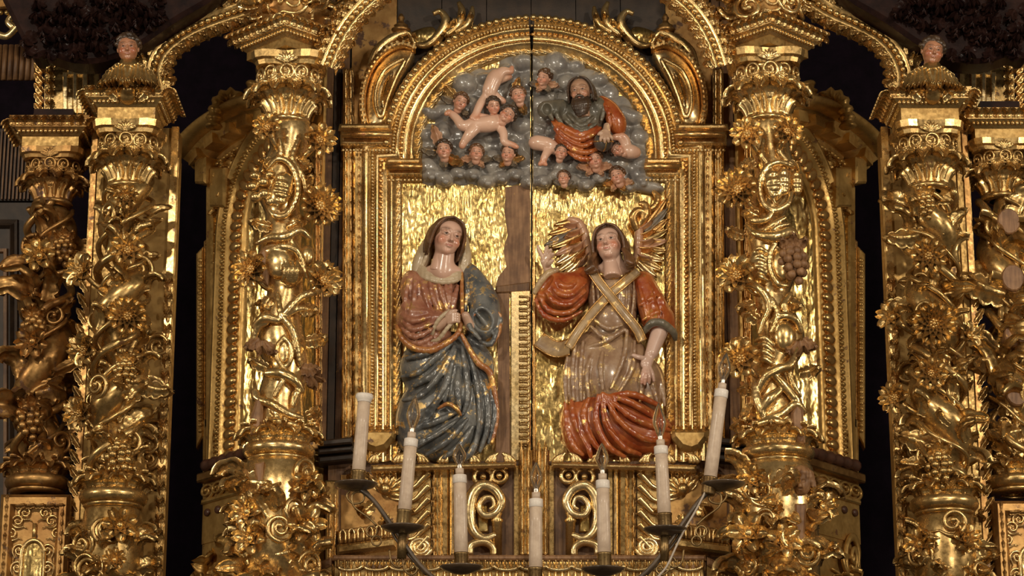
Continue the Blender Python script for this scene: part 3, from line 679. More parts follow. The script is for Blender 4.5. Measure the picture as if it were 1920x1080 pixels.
    for (x, y, dd, L, rt, k, m) in ((560, 300, 30, 40, 2.3, 'leaf', mat), (510, 300, 40, 34, -2.2, 'leaf_curl', mat), (540, 425, 38, 40, 1.2, 'leaf_curl', mat), (505, 425, 38, 40, -1.4, 'leaf', mat), (560, 575, 34, 44, 1.9, 'leaf', mat), (505, 560, 38, 40, -2.4, 'leaf_curl', mat), (575, 640, 20, 44, 1.5, 'leaf', mat), (500, 690, 36, 38, -1.2, 'leaf', mat), (578, 700, 22, 48, 2.4, 'leaf_curl', 'wood_raw'), (566, 690, 28, 40, 1.8, 'leaf', 'wood_raw'), (492, 640, 40, 40, 3.0, 'leaf_curl', 'wood_raw'), (486, 636, 36, 36, -2.3, 'leaf', 'wood_raw'), (500, 644, 40, 34, 2.4, 'leaf', 'wood_raw'), (575, 780, 20, 36, 1.2, 'leaf_curl', mat), (590, 520, 10, 40, 1.2, 'leaf', mat), (560, 350, 26, 36, 1.0, 'leaf', mat)):
        q, z = pl.at(x, y, dd); ornament('leaf', k, m, pl.M(q, z, dd, rt, L), c)
def shaft_right(c, d, mat):
    f = Fig0(1366, 236, 1522, 834, d-50, d+92, 1.9); D = d+40
    f.tube([(1440, 238, d), (1446, 290, d), (1455, 345, d+2), (1436, 405, d), (1442, 445, d), (1452, 500, d), (1446, 552, d), (1456, 600, d), (1466, 640, d), (1448, 690, d), (1450, 745, d), (1460, 830, d)], (34, 31, 37, 27, 36, 38, 27, 33, 38, 33, 37, 47), 8, n=6)
    f.tube([(1488, 312, D), (1460, 304, D+6), (1436, 316, D+6), (1424, 346, D+4), (1430, 380, D+6), (1452, 394, D+6), (1476, 384, D+6), (1484, 362, D)], (3.5, 5, 5.5, 6, 5.5, 5.5, 5, 4), 2)
    f.tube([(1432, 262, D), (1428, 290, D+4), (1440, 308, D+4)], (4, 6, 5), 2); f.tube([(1466, 262, D), (1460, 282, D+4), (1474, 300, D)], (4, 6, 4), 2)
    ribbed_pod(f, 1450, 346, D+4, 18, 32, -10, 4); ribbed_pod(f, 1470, 340, D+4, 12, 28, 0, 4); ribbed_pod(f, 1494, 342, D-6, 12, 26, 0, 4); f.tube([(1436, 322, D+8), (1440, 352, D+14), (1454, 382, D+8)], (2, 4, 2), 1.5)
    f.tube([(1402, 402, D-6), (1414, 414, D+4), (1436, 412, D+8), (1448, 398, D+8)], (5, 7, 6, 4), 2); f.tube([(1400, 424, D-4), (1420, 440, D+8), (1452, 444, D+12), (1482, 436, D+6), (1492, 448, D)], (5, 8, 10, 10, 7), 2)
    f.tube([(1430, 434, D+8), (1450, 420, D+8), (1472, 408, D+2)], (3, 5, 4), 1.5); f.tube([(1440, 438, D+10), (1462, 424, D+8), (1480, 420, D)], (3, 4.5, 3), 1.5)
    f.tube([(1454, 456, D+6), (1444, 474, D+8), (1444, 506, D+8), (1458, 532, D+8), (1476, 536, D+2)], (5, 5.5, 6, 6, 4), 2); f.ell((1464, 496, D-4), (20, 30, 12), 3)
    for k in range(5): f.tube([(1412, 474+k*12, D-2), (1424, 466+k*13, D+8), (1440, 474+k*13, D+6)], (2.5, 5, 3), 1.5)
    f.ell((1424, 500, D-4), (20, 34, 14), 4); f.tube([(1380, 540, D-14), (1408, 534, D), (1430, 548, D+6), (1442, 575, D+4), (1430, 605, D+2), (1424, 625, D)], (5, 7, 8, 7, 5, 4), 2)
    f.tube([(1482, 552, D), (1470, 572, D+6), (1478, 596, D+4)], (5, 7, 5), 2); f.tube([(1448, 560, D+6), (1458, 590, D+8), (1446, 622, D+8)], (4, 6, 4), 2)
    f.tube([(1446, 604, D+4), (1470, 592, D+8), (1492, 600, D+2), (1502, 622, D-6)], (5, 6.5, 6, 4), 2); f.ell((1470, 630, D), (20, 28, 14), 3)
    for k in range(4): f.tube([(1416, 640+k*13, D-6), (1432, 634+k*13, D+6), (1450, 646+k*12, D+6)], (3, 6, 4), 1.5)
    f.tube([(1424, 730, D), (1436, 706, D+8), (1460, 692, D+10), (1482, 684, D+6), (1494, 656, D-2)], (7, 9, 9, 8, 6), 2); f.tube([(1452, 702, D+8), (1470, 722, D+8), (1488, 744, D+4), (1506, 770, D-6)], (7, 8, 8, 6), 2); f.tube([(1478, 690, D+4), (1486, 720, D), (1500, 742, D-6)], (5, 6, 4), 2)
    f.tube([(1428, 770, D+4), (1444, 748, D+8), (1462, 732, D+6)], (8, 11, 7), 2); f.tube([(1414, 720, D-4), (1420, 750, D+2), (1432, 780, D+4)], (6, 8, 7), 3); f.tube([(1440, 784, D+8), (1466, 776, D+8), (1490, 758, D+4), (1508, 772, D-6)], (6, 7, 7, 5), 2); f.tube([(1420, 796, D+4), (1450, 790, D+10), (1480, 796, D+6)], (7, 8, 6), 2)
    part('shaft', f.s.mesh(), mat, c)
    pl = front(d)
    for (x, y, dd, L, rt, k, m) in ((1415, 300, 26, 40, -2.2, 'leaf', mat), (1480, 305, 34, 34, 2.2, 'leaf_curl', mat), (1420, 405, 34, 40, -1.2, 'leaf_curl', mat), (1470, 560, 36, 42, 2.2, 'leaf', mat), (1415, 570, 26, 44, -2.0, 'leaf', mat), (1420, 600, 30, 40, -1.0, 'leaf_curl', mat), (1405, 640, 16, 40, -1.8, 'leaf', mat), (1500, 700, 18, 40, 1.4, 'leaf', mat), (1412, 760, 26, 44, -2.6, 'leaf', mat), (1410, 735, 22, 36, -1.2, 'leaf_curl', mat), (1500, 640, 40, 40, 3.0, 'leaf_curl', 'wood_raw'), (1506, 636, 36, 34, 2.3, 'leaf', 'wood_raw'), (1494, 642, 40, 34, -2.5, 'leaf', 'wood_raw'), (1395, 440, 8, 40, -1.4, 'leaf', mat), (1400, 800, 24, 40, -1.4, 'leaf_curl', mat)):
        q, z = pl.at(x, y, dd); ornament('leaf', k, m, pl.M(q, z, dd, rt, L), c)
cL, axL, zbL, ztL = twisted_column(523, 234, 845, 160, 47, 'twisted gilt column left of the praying woman, with a large daisy', GC, 'gold', 2.6, .4, 3,
    flowers=((597, 387, 38, 12, False, 'gold'), (474, 506, 34, 10, False, 'gold'), (604, 527, 34, 10, True, 'gold'), (597, 262, 30, 8, True, 'gold'), (503, 240, 26, 8, True, 'gold')),
    stubs=(((468, 790), (482, 742), (494, 745), (492, 812), (470, 815)), ((482, 478), (499, 462), (507, 500), (502, 535), (484, 525))), custom=shaft_left)
foliage_drum(cL, axL, zbL-20, zpy(1190, 160), 60, 'gold', 5, 34, ((572, 985, 34, 6, True, 'gold'), (470, 1010, 30, 6, True, 'gold'), (465, 960, 30, 7, True, 'gold'), (575, 910, 28, 7, True, 'gold')), 160)
part('broken_stub', prism(front(160), np.array([front(160).at(x, y, 60) for x, y in ((478, 870), (495, 866), (492, 915), (483, 920))]), 20, 66, 3), 'wood_raw', cL, False)
cR, axR, zbR, ztR = twisted_column(1458, 232, 850, 160, 48, 'twisted gilt column right of the angel, with brown grape bunch', GC, 'gold', 2.6, 2.2, 7,
    flowers=((1386, 358, 38, 12, False, 'gold'), (1384, 518, 36, 9, True, 'gold'), (1391, 674, 36, 9, True, 'gold'), (1402, 252, 30, 8, True, 'gold'), (1474, 247, 28, 9, False, 'gold')),
    grapes=((1488, 494, 50, 'wood_raw'),),
    stubs=(((1482, 775), (1492, 755), (1506, 768), (1510, 830), (1498, 835), (1484, 815)),), custom=shaft_right)
foliage_drum(cR, axR, zbR-20, zpy(1190, 160), 61, 'gold', 15, 34, ((1405, 1000, 36, 6, True, 'gold'), (1470, 1015, 30, 6, True, 'gold'), (1540, 950, 28, 7, True, 'gold'), (1412, 900, 26, 7, True, 'gold')), 160)
part('broken_stub', prism(front(160), np.array([front(160).at(x, y, 62) for x, y in ((1490, 945), (1512, 945), (1508, 1010), (1498, 1042), (1490, 1000))]), 20, 68, 3), 'wood_raw', cR, False)
# bare wood grotesque head on the right pedestal
pl = front(160); x, z = pl.at(1503, 905, 66)
sc = Sculpt((x-22, -260, z-34), (x+24, -190, z+34), 1.6); yb = -222.
sc.ell((x, yb, z), (17, 18, 22), 2); sc.ell((x-4, yb-14, z-10), (6, 8, 5), 4); sc.cap((x-4, yb-16, z+2), (x-5, yb-21, z-8), 2.5, 4, 2)
for sx in (-1, 1): sc.ell((x-4+sx*6, yb-17, z+1), (4, 4, 3), 1.5, cut=True); sc.cap((x-4+sx*2, yb-17, z+5), (x-4+sx*9, yb-13, z+6), 2.2, 2.2, 2)
for k in range(7): a = -1.4+k*.45; sc.tube([(x+4*math.sin(a), yb-4, z+26), (x+17*math.sin(a), yb-16*math.cos(a), z+16), (x+21*math.sin(a)+3, yb-8, z-8)], (4, 5, 2), 2)
sc.ell((x-4, yb-18, z-13), (5, 3, 2), 1, cut=True)
part('grotesque_head', sc.mesh(), 'wood_raw', cR)
# outer columns
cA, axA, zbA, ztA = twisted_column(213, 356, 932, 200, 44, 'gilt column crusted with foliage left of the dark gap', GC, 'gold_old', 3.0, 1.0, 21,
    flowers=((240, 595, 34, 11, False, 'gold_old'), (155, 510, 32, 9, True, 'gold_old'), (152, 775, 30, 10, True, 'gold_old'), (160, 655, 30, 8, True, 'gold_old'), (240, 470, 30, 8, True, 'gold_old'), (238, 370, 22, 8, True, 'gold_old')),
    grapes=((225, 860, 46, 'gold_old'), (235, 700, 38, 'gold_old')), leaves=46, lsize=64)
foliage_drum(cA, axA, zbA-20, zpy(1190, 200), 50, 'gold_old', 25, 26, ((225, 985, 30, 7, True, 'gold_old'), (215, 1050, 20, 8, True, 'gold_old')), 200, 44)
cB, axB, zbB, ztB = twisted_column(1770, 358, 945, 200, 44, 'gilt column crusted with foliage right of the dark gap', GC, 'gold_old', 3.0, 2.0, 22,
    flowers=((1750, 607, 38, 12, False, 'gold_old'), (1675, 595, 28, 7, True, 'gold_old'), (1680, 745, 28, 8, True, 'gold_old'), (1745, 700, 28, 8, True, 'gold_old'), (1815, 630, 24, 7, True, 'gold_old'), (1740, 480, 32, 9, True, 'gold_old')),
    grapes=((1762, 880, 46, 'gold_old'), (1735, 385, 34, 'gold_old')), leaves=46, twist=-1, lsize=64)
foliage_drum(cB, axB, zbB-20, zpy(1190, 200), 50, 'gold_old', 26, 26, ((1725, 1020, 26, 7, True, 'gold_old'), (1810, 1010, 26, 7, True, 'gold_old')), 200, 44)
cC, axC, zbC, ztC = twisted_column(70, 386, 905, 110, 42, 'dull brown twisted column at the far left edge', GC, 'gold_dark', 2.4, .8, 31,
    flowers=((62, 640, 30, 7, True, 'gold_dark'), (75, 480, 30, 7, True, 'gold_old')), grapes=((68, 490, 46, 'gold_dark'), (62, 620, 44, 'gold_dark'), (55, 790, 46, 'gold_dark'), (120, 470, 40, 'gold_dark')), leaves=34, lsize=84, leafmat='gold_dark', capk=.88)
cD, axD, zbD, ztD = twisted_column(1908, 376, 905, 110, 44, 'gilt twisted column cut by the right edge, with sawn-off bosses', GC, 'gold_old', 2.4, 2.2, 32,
    leaves=34, lsize=90, twist=-1, capk=.88)
for (x, y) in ((1892, 414), (1900, 520), (1905, 625), (1908, 735)):
    p = G(x, y, 165); V, f = lathe([(0, 0), (19, 0), (21, 3), (21, 30)], 14); V = np.stack([V[:, 0]*1.0, V[:, 2], V[:, 1]*1.2], 1)
    part('sawn_boss', (V+p, f), 'wood_raw', cD, False)
# ---------------------------------------------------------------- receding side bays with arched niches
PHI = math.radians(52)
MX = lambda s: (lambda x: x if s < 0 else 1990-x)
def side_bay(s, label):
    X = MX(s); o = G(X(600), 540, 0)
    pl = Plane(o, A(math.cos(PHI), s*math.sin(PHI), 0), A(0, 0, 1), A(s*math.sin(PHI), -math.cos(PHI), 0))
    b = empty('side_niche', G(X(500), 1190, 0), label, 'niche', 'receding side niches')
    at = lambda x, y, d=0: pl.at(X(x), y, d)
    ai, ao = at(592, 600)[0], at(455, 600)[0]; aw, ae = at(396, 600)[0], at(598, 600)[0]
    zb = at(430, 868)[1]; rad = abs(ai-ao)/2; ac = (ai+ao)/2; zap = at(500, 296)[1]; zsp = zap-rad; ztop = at(500, 205)[1]
    arc = [(ac+(ao-ac)*math.cos(math.pi*k/24), zsp+rad*math.sin(math.pi*k/24)) for k in range(25)]
    out = [(aw, zb), (aw, ztop+60), (ae, ztop+60), (ae, zb), (ai, zb)]+arc[::-1]+[(ao, zb)]
    part('bay_wall', prism(pl, out, -6, 0), 'gold_satin', b, False)
    # concave niche back
    V = []; n = 16; m = 20
    for i in range(n+1):
        q = math.pi*i/n
        for j in range(m+1):
            z = zb+(zap+10-zb)*j/m; V.append(pl.p3(ac+(ao-ac)*math.cos(q)*1.02, z, -6-70*math.sin(q)))
    part('niche_back', (np.array(V), gridfaces(n+1, m+1)), 'gold_panel', b)
    path = np.array([(ao, zb)]+arc+[(ai, zb)])
    if s > 0: path = path[::-1]
    path = path if s < 0 else path[::-1]
    sg = 1 if s < 0 else -1
    part('arch_moulding', moulding(pl, np.array([(ao, zb)]+arc[:18]), [(0, -8), (0, 4), (sg*4, 7), (sg*34, 12), (sg*40, 8), (sg*43, 18), (sg*51, 18), (sg*54, 6), (sg*80, 6), (sg*82, 16), (sg*90, 16), (sg*92, 0)]), 'gold_satin', b)
    q = np.array([(ao, zb)]+arc[:16])
    for p, t in walk(offs(q, sg*20), 21): ornament('egg', 'egg', 'gold_red', pl.M(p[0], p[1], 10, ang(t), (23, 14, 11)), b)
    for p, t in walk(offs(q, sg*67), 12): ornament('bead', 'egg', 'gold_satin', pl.M(p[0], p[1], 8, ang(t), (12, 11, 5.6)), b)
    L = [sphere(pl.p3(p[0], p[1], 18), (4, 4, 3), 6, 5) for p, t in walk(offs(q, sg*47), 7)]
    part('pearl_string', join(L), 'gold_satin', b, kind='stuff')
    for p, t in walk(offs(q, sg*102), 20): ornament('leaf', 'leaf_flat', 'gold_satin', pl.M(p[0]-t[0]*10, p[1]-t[1]*10, 2, ang(t), (34, 26, 26)), b)
    for (x, y, r_) in ((425, 345, -.6), (440, 320, -.9), (462, 296, -1.2), (430, 385, -.2), (412, 420, 0), (412, 365, .3)):
        a_, z_ = at(x, y); ornament('leaf', 'leaf_curl', 'gold_satin', pl.M(a_, z_, 2, r_*(-s), (46, 34, 38)), b)
    # segmental cornice
    cp = smooth_path([at(x, y, 0) for x, y in ((378, 306), (412, 268), (450, 240), (500, 216), (560, 205), (600, 206))], 5)
    if s > 0: pass
    part('curved_cornice', moulding(pl, cp, [(-sg*0, -10), (0, 62), (sg*5, 74), (sg*13, 80), (sg*19, 76), (sg*22, -10)]), 'gold_satin', b)
    part('cornice_bed', moulding(pl, cp, [(-sg*26, -10), (-sg*26, 14), (-sg*18, 26), (-sg*8, 30), (0, 44), (0, -10)]), 'gold_satin', b)
    for p, t in walk(offs(cp, -sg*16), 60): ornament('corbel', 'dentil', 'gold_satin', pl.M(p[0], p[1], 26, ang(t), (22, 34, 34)), b)
    for p, t in walk(offs(cp, -sg*46), 13): ornament('bead', 'bead', 'gold_satin', pl.M(p[0], p[1], 6, 0, (10, 5, 5)), b)
    # entablature block under the cornice end, strips below
    for (xa, xb, ya, yb, dd, mt) in ((392, 412, 300, 350, 36, 'gold_satin'), (412, 440, 318, 392, 26, 'gold_satin'), (396, 408, 350, 868, 14, 'gold_satin')):
        part('edge_strip', prism(pl, [at(xa, yb), at(xb, yb), at(xb, ya), at(xa, ya)], -10, dd, 4), mt, b, False)
    # detached rear strips
    rp = front(-330)
    for (xa, xb, ya, yb, mt) in ((369, 382, 478, 842, 'gold_satin'), (383, 398, 455, 812, 'gold_red'), (381, 394, 790, 968, 'gold_satin')):
        Q = np.array([rp.at(X(x), y) for x, y in ((xa, yb), (xb, yb-22), (xb, ya-14), (xa, ya))]); part('rear_strip', prism(rp, Q, -20, 10, 3), mt, b, False)
        if xa == 369:
            for k in range(32): x, z = rp.at(X((xa+xb)/2), ya+10+k*10.3, 10); ornament('bead', 'egg', 'gold_satin', rp.M(x, z, 10, 0, (6, 5, 4.6)), b)
    # plinth: gadrooned roll, fillet, frieze with scroll work, foliage dado
    z0 = at(430, 866)[1]
    Q = [pl.p3(a, z0, 16) for a in np.linspace(at(398, 870)[0], at(600, 870)[0], 60)]
    part('plinth_roll', tube(Q, [12+1.2*math.sin(i*1.3) for i in range(60)], 10), 'wood_red', b)
    part('plinth_fillet', prism(pl, [(aw, z0-30), (ae, z0-30), (ae, z0-12), (aw, z0-12)], -30, 22, 3), 'gold_dark', b, False)
    part('plinth_frieze', prism(pl, [(aw, z0-150), (ae, z0-150), (ae, z0-28), (aw, z0-28)], -30, 4), 'gold_satin', b, False)
    part('plinth_band', prism(pl, [(aw, z0-72), (ae, z0-72), (ae, z0-62), (aw, z0-62)], -30, 10, 3), 'gold_satin', b, False)
    for k in range(10):
        a = aw+(ae-aw)*(k+.5)/10; ornament('fret_scroll', 'scroll', 'gold_satin', pl.M(a, z0-62, 6, 0, (46, 26, 28)), b); ornament('fret_coin', 'knob', 'wood_red', pl.M(a, z0-90, 6, 0, (34, 20, 28)), b)
    part('dado', prism(pl, [(aw, z0-420), (ae, z0-420), (ae, z0-148), (aw, z0-148)], -30, 2), 'gold_satin', b, False)
    rr = random.Random(50+s)
    for k in range(26):
        a = aw+(ae-aw)*rr.random(); z = z0-170-200*rr.random(); ornament('leaf', rr.choice(['leaf', 'leaf_curl', 'scroll']), rr.choice(['gold_satin', 'gold_satin']), pl.M(a, z, 6, rr.uniform(-2, 2), (90, 50, 52)), b)
    # ribbed crest above the cornice
    cq = front(-170)
    P = smooth_path([cq.p3(*cq.at(X(x), y), 0) for x, y in ((400, 240), (404, 212), (416, 186), (438, 180), (450, 196), (468, 184), (478, 156))], 8)
    r = [15+3.2*math.sin(i*1.5) for i in range(len(P))]; part('ribbed_crest', tube(P, r, 12), 'gold_satin', b)
    return b
side_bay(-1, 'receding gilt niche bay behind the left column, seen edge on'); side_bay(1, 'receding gilt niche bay behind the right column, seen edge on')
# ---------------------------------------------------------------- entablature blocks on the columns
def entablature(ax, z, w, hf, rot, mat, label, group, leaf=30, parts=True):
    e = empty('entablature_block', (ax[0], ax[1], z), label, 'entablature', group)
    R = Matrix.Rotation(rot, 4, 'Z'); B = T((ax[0], ax[1], z)) @ R
    def blk(name, w0, w1, z0, z1, m, sm=False):
        V = [(x*w0, y*w0, z0) for x, y in ((-1,-1),(1,-1),(1,1),(-1,1))]+[(x*w1, y*w1, z1) for x, y in ((-1,-1),(1,-1),(1,1),(-1,1))]
        V = np.array([B @ Vector(v) for v in V]); part(name, (V, box((0,0,0),(1,1,1))[1]), m, e, sm)
    blk('frieze', w, w, 0, hf, 'gold_matte'); blk('bed_moulding', w*1.02, w*1.25, hf, hf+14, mat); blk('cornice_slab', w*1.3, w*1.42, hf+14, hf+34, mat); blk('blocking', w*.7, w*.7, hf+34, hf+60, 'canopy')
    L = []
    for q in range(4):
        Q = R @ Matrix.Rotation(q*math.pi/2, 4, 'Z'); 
        for k in range(int(w*2.3/8)):
            L.append(sphere(np.array(T((ax[0], ax[1], z)) @ Q @ Vector((-w*1.15+8*(k+.5), -w*1.17, hf+8))), 3.6, 6, 5))
        for k in range(int(w*2.8/17)):
            M = T((ax[0], ax[1], z)) @ Q @ T((-w*1.4+17*(k+.5), -w*1.34, hf+16)) @ Matrix.Rotation(.25, 4, 'X') @ Matrix.Diagonal((leaf, leaf*.9, leaf*.8, 1))
            ornament('cornice_leaf', 'leaf_curl', mat if k % 3 else 'gold_red', M, e)
    part('pearl_string', join(L), 'gold', e, kind='stuff')
    return e
GE = 'leaf-edged blocks over the columns'
entablature(axL, ztL, 56, 16, math.pi/4, 'gold', 'leaf-edged corner block over the column left of the woman', GE, 32)
entablature(axR, ztR, 56, 16, math.pi/4, 'gold', 'leaf-edged corner block over the column right of the angel', GE, 32)
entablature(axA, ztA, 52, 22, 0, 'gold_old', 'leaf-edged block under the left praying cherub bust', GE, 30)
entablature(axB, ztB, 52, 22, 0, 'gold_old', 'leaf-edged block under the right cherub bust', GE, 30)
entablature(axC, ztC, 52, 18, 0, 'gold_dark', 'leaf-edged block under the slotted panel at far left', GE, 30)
entablature(axD, ztD, 52, 18, 0, 'gold_old', 'leaf-edged block under the slotted panel at far right', GE, 30)
# ---------------------------------------------------------------- outer pilasters behind the foliage columns
def pilaster(s, label):
    X = lambda x: x if s < 0 else 1988-x
    d = 120; pl = front(d); xin = pl.at(X(322), 540)[0]; xo = pl.at(X(158), 540)[0]; zt = pl.at(X(240), 240)[1]; zb = 700
    lo, hi = min(xin, xo), max(xin, xo)
    b = empty('foliage_pilaster', (xin, -d, zb), label, 'pilaster', 'outer pilasters')
    part('pilaster_board', box((lo, -d, zb), (hi, -d+60, zt)), 'gold_matte', b, False)
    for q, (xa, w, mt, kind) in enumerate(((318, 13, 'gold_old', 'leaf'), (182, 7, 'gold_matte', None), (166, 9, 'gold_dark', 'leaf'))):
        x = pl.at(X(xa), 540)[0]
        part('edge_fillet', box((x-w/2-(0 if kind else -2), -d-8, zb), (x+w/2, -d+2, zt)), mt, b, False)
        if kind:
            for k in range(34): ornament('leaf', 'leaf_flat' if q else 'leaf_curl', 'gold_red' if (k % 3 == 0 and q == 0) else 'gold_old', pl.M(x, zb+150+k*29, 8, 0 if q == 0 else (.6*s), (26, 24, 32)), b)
    part('inner_fillet', box((min(xin, xin+s*-5), -d-4, zb), (max(xin, xin+s*-5), -d+30, zt-60)), 'gold_matte', b, False)
    rr = random.Random(80+s)
    for k in range(44):
        x = pl.at(X(rr.choice([196, 205, 268, 280, 292])), 540)[0]; z = zb+120+k*22
        ornament('leaf', rr.choice(['leaf', 'leaf_curl', 'scroll', 'scroll_left']), 'gold_old', pl.M(x, z, 2, rr.uniform(-1.5, 1.5), 34+14*rr.random()), b)
    return b
pilaster(-1, 'foliage-covered pilaster board left of the dark gap'); pilaster(1, 'foliage-covered pilaster board right of the dark gap')
# far edge panels
def slotted_panel(s, label):
    X = lambda x: x if s < 0 else 1985-x
    pl = front(90); b = empty('slotted_panel', G(X(145), 236, 90), label, 'panel', 'slotted panels')
    q = lambda P, dd=0: np.array([pl.at(X(x), y, dd) for x, y in P])
    part('board', prism(pl, q([(82, 240), (188, 240), (184, 112), (84, 112)]), -30, 0), 'gold_old', b, False)
    # plaque with two open slots: built as bars
    for (xa, xb, ya, yb) in ((119, 128, 138, 216), (138, 146, 138, 216), (156, 166, 138, 216), (128, 138, 184, 216), (146, 156, 184, 216), (128, 138, 130, 142), (146, 156, 130, 142)):
        part('plaque_bar', prism(pl, q([(xa, yb), (xb, yb), (xb, ya), (xa, ya)]), 0, 9, 1.5), 'gold_pale', b, False)
    for xa in (124, 137, 150, 161): part('guttae', prism(pl, q([(xa-5, 231), (xa+5, 231), (xa+2, 219), (xa-2, 219)]), 0, 8, 1), 'gold_pale', b, False)
    for k in range(6): x, z = pl.at(X(93), 228-k*19, 2); ornament('leaf', 'leaf_curl', 'gold_old', pl.M(x, z, 3, 0, 28), b); 
    for k in range(6): x, z = pl.at(X(80), 232-k*19, 0); ornament('leaf', 'leaf_flat', 'gold_red', pl.M(x, z, 0, .7*s, 26), b)
    return b
slotted_panel(-1, 'gilt panel with slotted plaque above the far left column'); slotted_panel(1, 'gilt panel with slotted plaque above the far right column')
def pedestal(pxa, pxb, py, d, label):
    pl = front(d); x0, z0 = pl.at(pxa, py); x1 = pl.at(pxb, py)[0]; zb = zpy(1240, d)
    b = empty('carved_pedestal', ((x0+x1)/2, -d, zb), label, 'pedestal', 'carved pedestals at the edges')
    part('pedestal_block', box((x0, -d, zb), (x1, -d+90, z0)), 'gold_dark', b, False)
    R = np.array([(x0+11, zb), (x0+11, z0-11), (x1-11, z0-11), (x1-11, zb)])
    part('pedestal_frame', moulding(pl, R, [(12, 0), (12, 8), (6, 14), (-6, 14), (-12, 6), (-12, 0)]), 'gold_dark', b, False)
    for p, t in walk(R, 17): ornament('leaf', 'leaf_flat', 'gold_dark', pl.M(p[0], p[1]-8, 13, ang(t), 20), b)
    xc = (x0+x1)/2
    P = [pl.p3(xc+20*math.cos(a), z0-106+26*math.sin(a), 6) for a in np.linspace(0, math.pi, 12)]; P = [pl.p3(xc+20, zb, 6)]+P+[pl.p3(xc-20, zb, 6)]
    part('arched_rim', tube(P, 4.5, 8), 'gold', b); part('arched_field', prism(pl, [(p[0], p[2]) for p in P], 0, 4, 1), 'gold_panel', b, False)
    part('tree_stem', tube([pl.p3(xc, z0-80, 4), pl.p3(xc, z0-50, 5)], 4, 8), 'gold', b)
    for i, (dx, dz, r) in enumerate(((-26, -44, -.9), (26, -44, .9), (-16, -30, -.4), (16, -30, .4), (-34, -66, -1.4), (34, -66, 1.4), (-34, -92, 2.6), (34, -92, -2.6), (-36, -122, 2.8), (36, -122, -2.8))):
        ornament('tendril', 'scroll_left' if dx < 0 else 'scroll', 'gold', pl.M(xc+dx, z0+dz-12, 4, r*.4, 22), b)
    return b
pedestal(5, 133, 930, 150, 'carved pedestal with arched relief in the lower left corner'); pedestal(1862, 1990, 942, 150, 'carved pedestal with arched relief in the lower right corner')
cb = empty('panelled_cabinet', G(-10, 1100, -60), 'dark panelled wooden screen at the far left edge', 'screen')
pl = front(-60); q = lambda P: np.array([pl.at(x, y) for x, y in P])
part('board', prism(pl, q([(-60, 1120), (66, 1120), (66, 380), (-60, 380)]), -40, 0), 'wood_dark', cb, False)
part('panel_frame', moulding(pl, q([(-40, 1100), (-40, 420), (28, 420), (28, 1100)]), [(8, 0), (6, 10), (0, 6), (-6, 12), (-10, 0)]), 'wood_dark', cb, False)
part('panel_frame', moulding(pl, q([(-40, 1100), (-40, 470), (12, 470), (12, 1100)]), [(4, 0), (2, 8), (-4, 8), (-6, 0)]), 'wood_brown', cb, False)
part('lattice_board', prism(pl, q([(-60, 375), (70, 375), (70, 240), (-60, 240)]), -40, -4), 'wood_dark', cb, False)
for k in range(10): x, z = pl.at(-6+k*7, 310); part('lattice_bar', box((x-1.5, 54, z-70), (x+1.5, 62, z+70)), 'wood_brown', cb, False)
pp = empty('organ_pipes', G(15, 150, -60), 'pale fluted pipes in the upper left corner', 'pipes')
for k in range(7): p = G(-4+k*11, 150, -40); part('pipe', lathe([(0, 0), (5.5, 0), (5.5, 72), (0, 72)], 10, (p[0], p[1], p[2])), 'wood_brown', pp)
cs = empty('corner_scroll', G(20, 100, 150), 'pale gilt scroll poking into the upper left corner', 'scroll'); pl = front(150)
P = smooth_path([pl.p3(*pl.at(x, y), 0) for x, y in ((-10, 62), (12, 68), (30, 52), (48, 30), (30, 26), (16, 40), (26, 52))], 6); part('scroll_band', tube(P, 7, 8), 'gold_pale', cs)
P = smooth_path([pl.p3(*pl.at(x, y), 4) for x, y in ((44, 62), (60, 40), (76, 14), (84, -10))], 6); part('leaf_tail', tube(P, [3, 9, 9, 6, 5]+[5]*(len(P)-5), 8), 'gold_pale', cs)
part('rail', prism(pl, np.array([pl.at(x, y) for x, y in ((-20, 22), (46, 18), (46, 0), (-20, 4))]), -10, 14, 3), 'gold_dark', cs, False)
for k in range(6): x, z = pl.at(-8+k*11, 26); ornament('bead', 'bead', 'gold_old', pl.M(x, z, 6, 0, 5), cs)
# ---------------------------------------------------------------- lobed arches and canopies overhead
def lobed_arch(pts, s, d, label, w=20, mat='gold_old', step=24):
    pl = front(d); P = smooth_path([pl.at(x, y) for x, y in pts], 6)
    b = empty('lobed_arch', pl.p3(P[0][0], P[0][1], 0), label, 'arch', 'lobed arches overhead')
    part('arch_band', moulding(pl, P, [(-w, -26), (-w, 8), (-w*.5, 14), (-w*.3, 8), (w*.3, 8), (w*.5, 14), (w, 8), (w, -26)]), mat, b)
    for p, t in walk(P, 13): ornament('bead', 'egg', mat, pl.M(p[0], p[1], 11, ang(t), 6.5), b)
    for sd in (-1, 1):
        for i, (p, t) in enumerate(walk(offs(P, sd*w*.85), step)):
            ornament('leaf', 'leaf_curl', mat if i % 4 else 'gold_red', pl.M(p[0], p[1], 8, ang(t)+sd*-1.25, step*1.35, .1), b)
            ornament('leaf', 'leaf', mat, pl.M(p[0]-t[0]*8, p[1]-t[1]*8, 12, ang(t)+sd*-.4, step*1.1), b)
    return b
lobed_arch(((296, 176), (288, 140), (300, 104), (330, 74), (372, 50), (420, 32), (470, 14), (510, -20)), -1, 165, 'leafy gilt arch rising over the left dark gap')
lobed_arch(((1692, 176), (1694, 140), (1680, 104), (1652, 72), (1610, 48), (1564, 28), (1530, 8), (1500, -20)), 1, 165, 'leafy gilt arch rising over the right dark gap')
lobed_arch(((612, 128), (630, 84), (652, 46), (682, 12), (720, -20)), -1, 190, 'pale leafy arch foot above the column left of the woman', 16, 'gold', 20)
lobed_arch(((1352, 128), (1338, 84), (1318, 46), (1290, 12), (1250, -20)), 1, 190, 'pale leafy arch foot above the column right of the angel', 16, 'gold', 20)
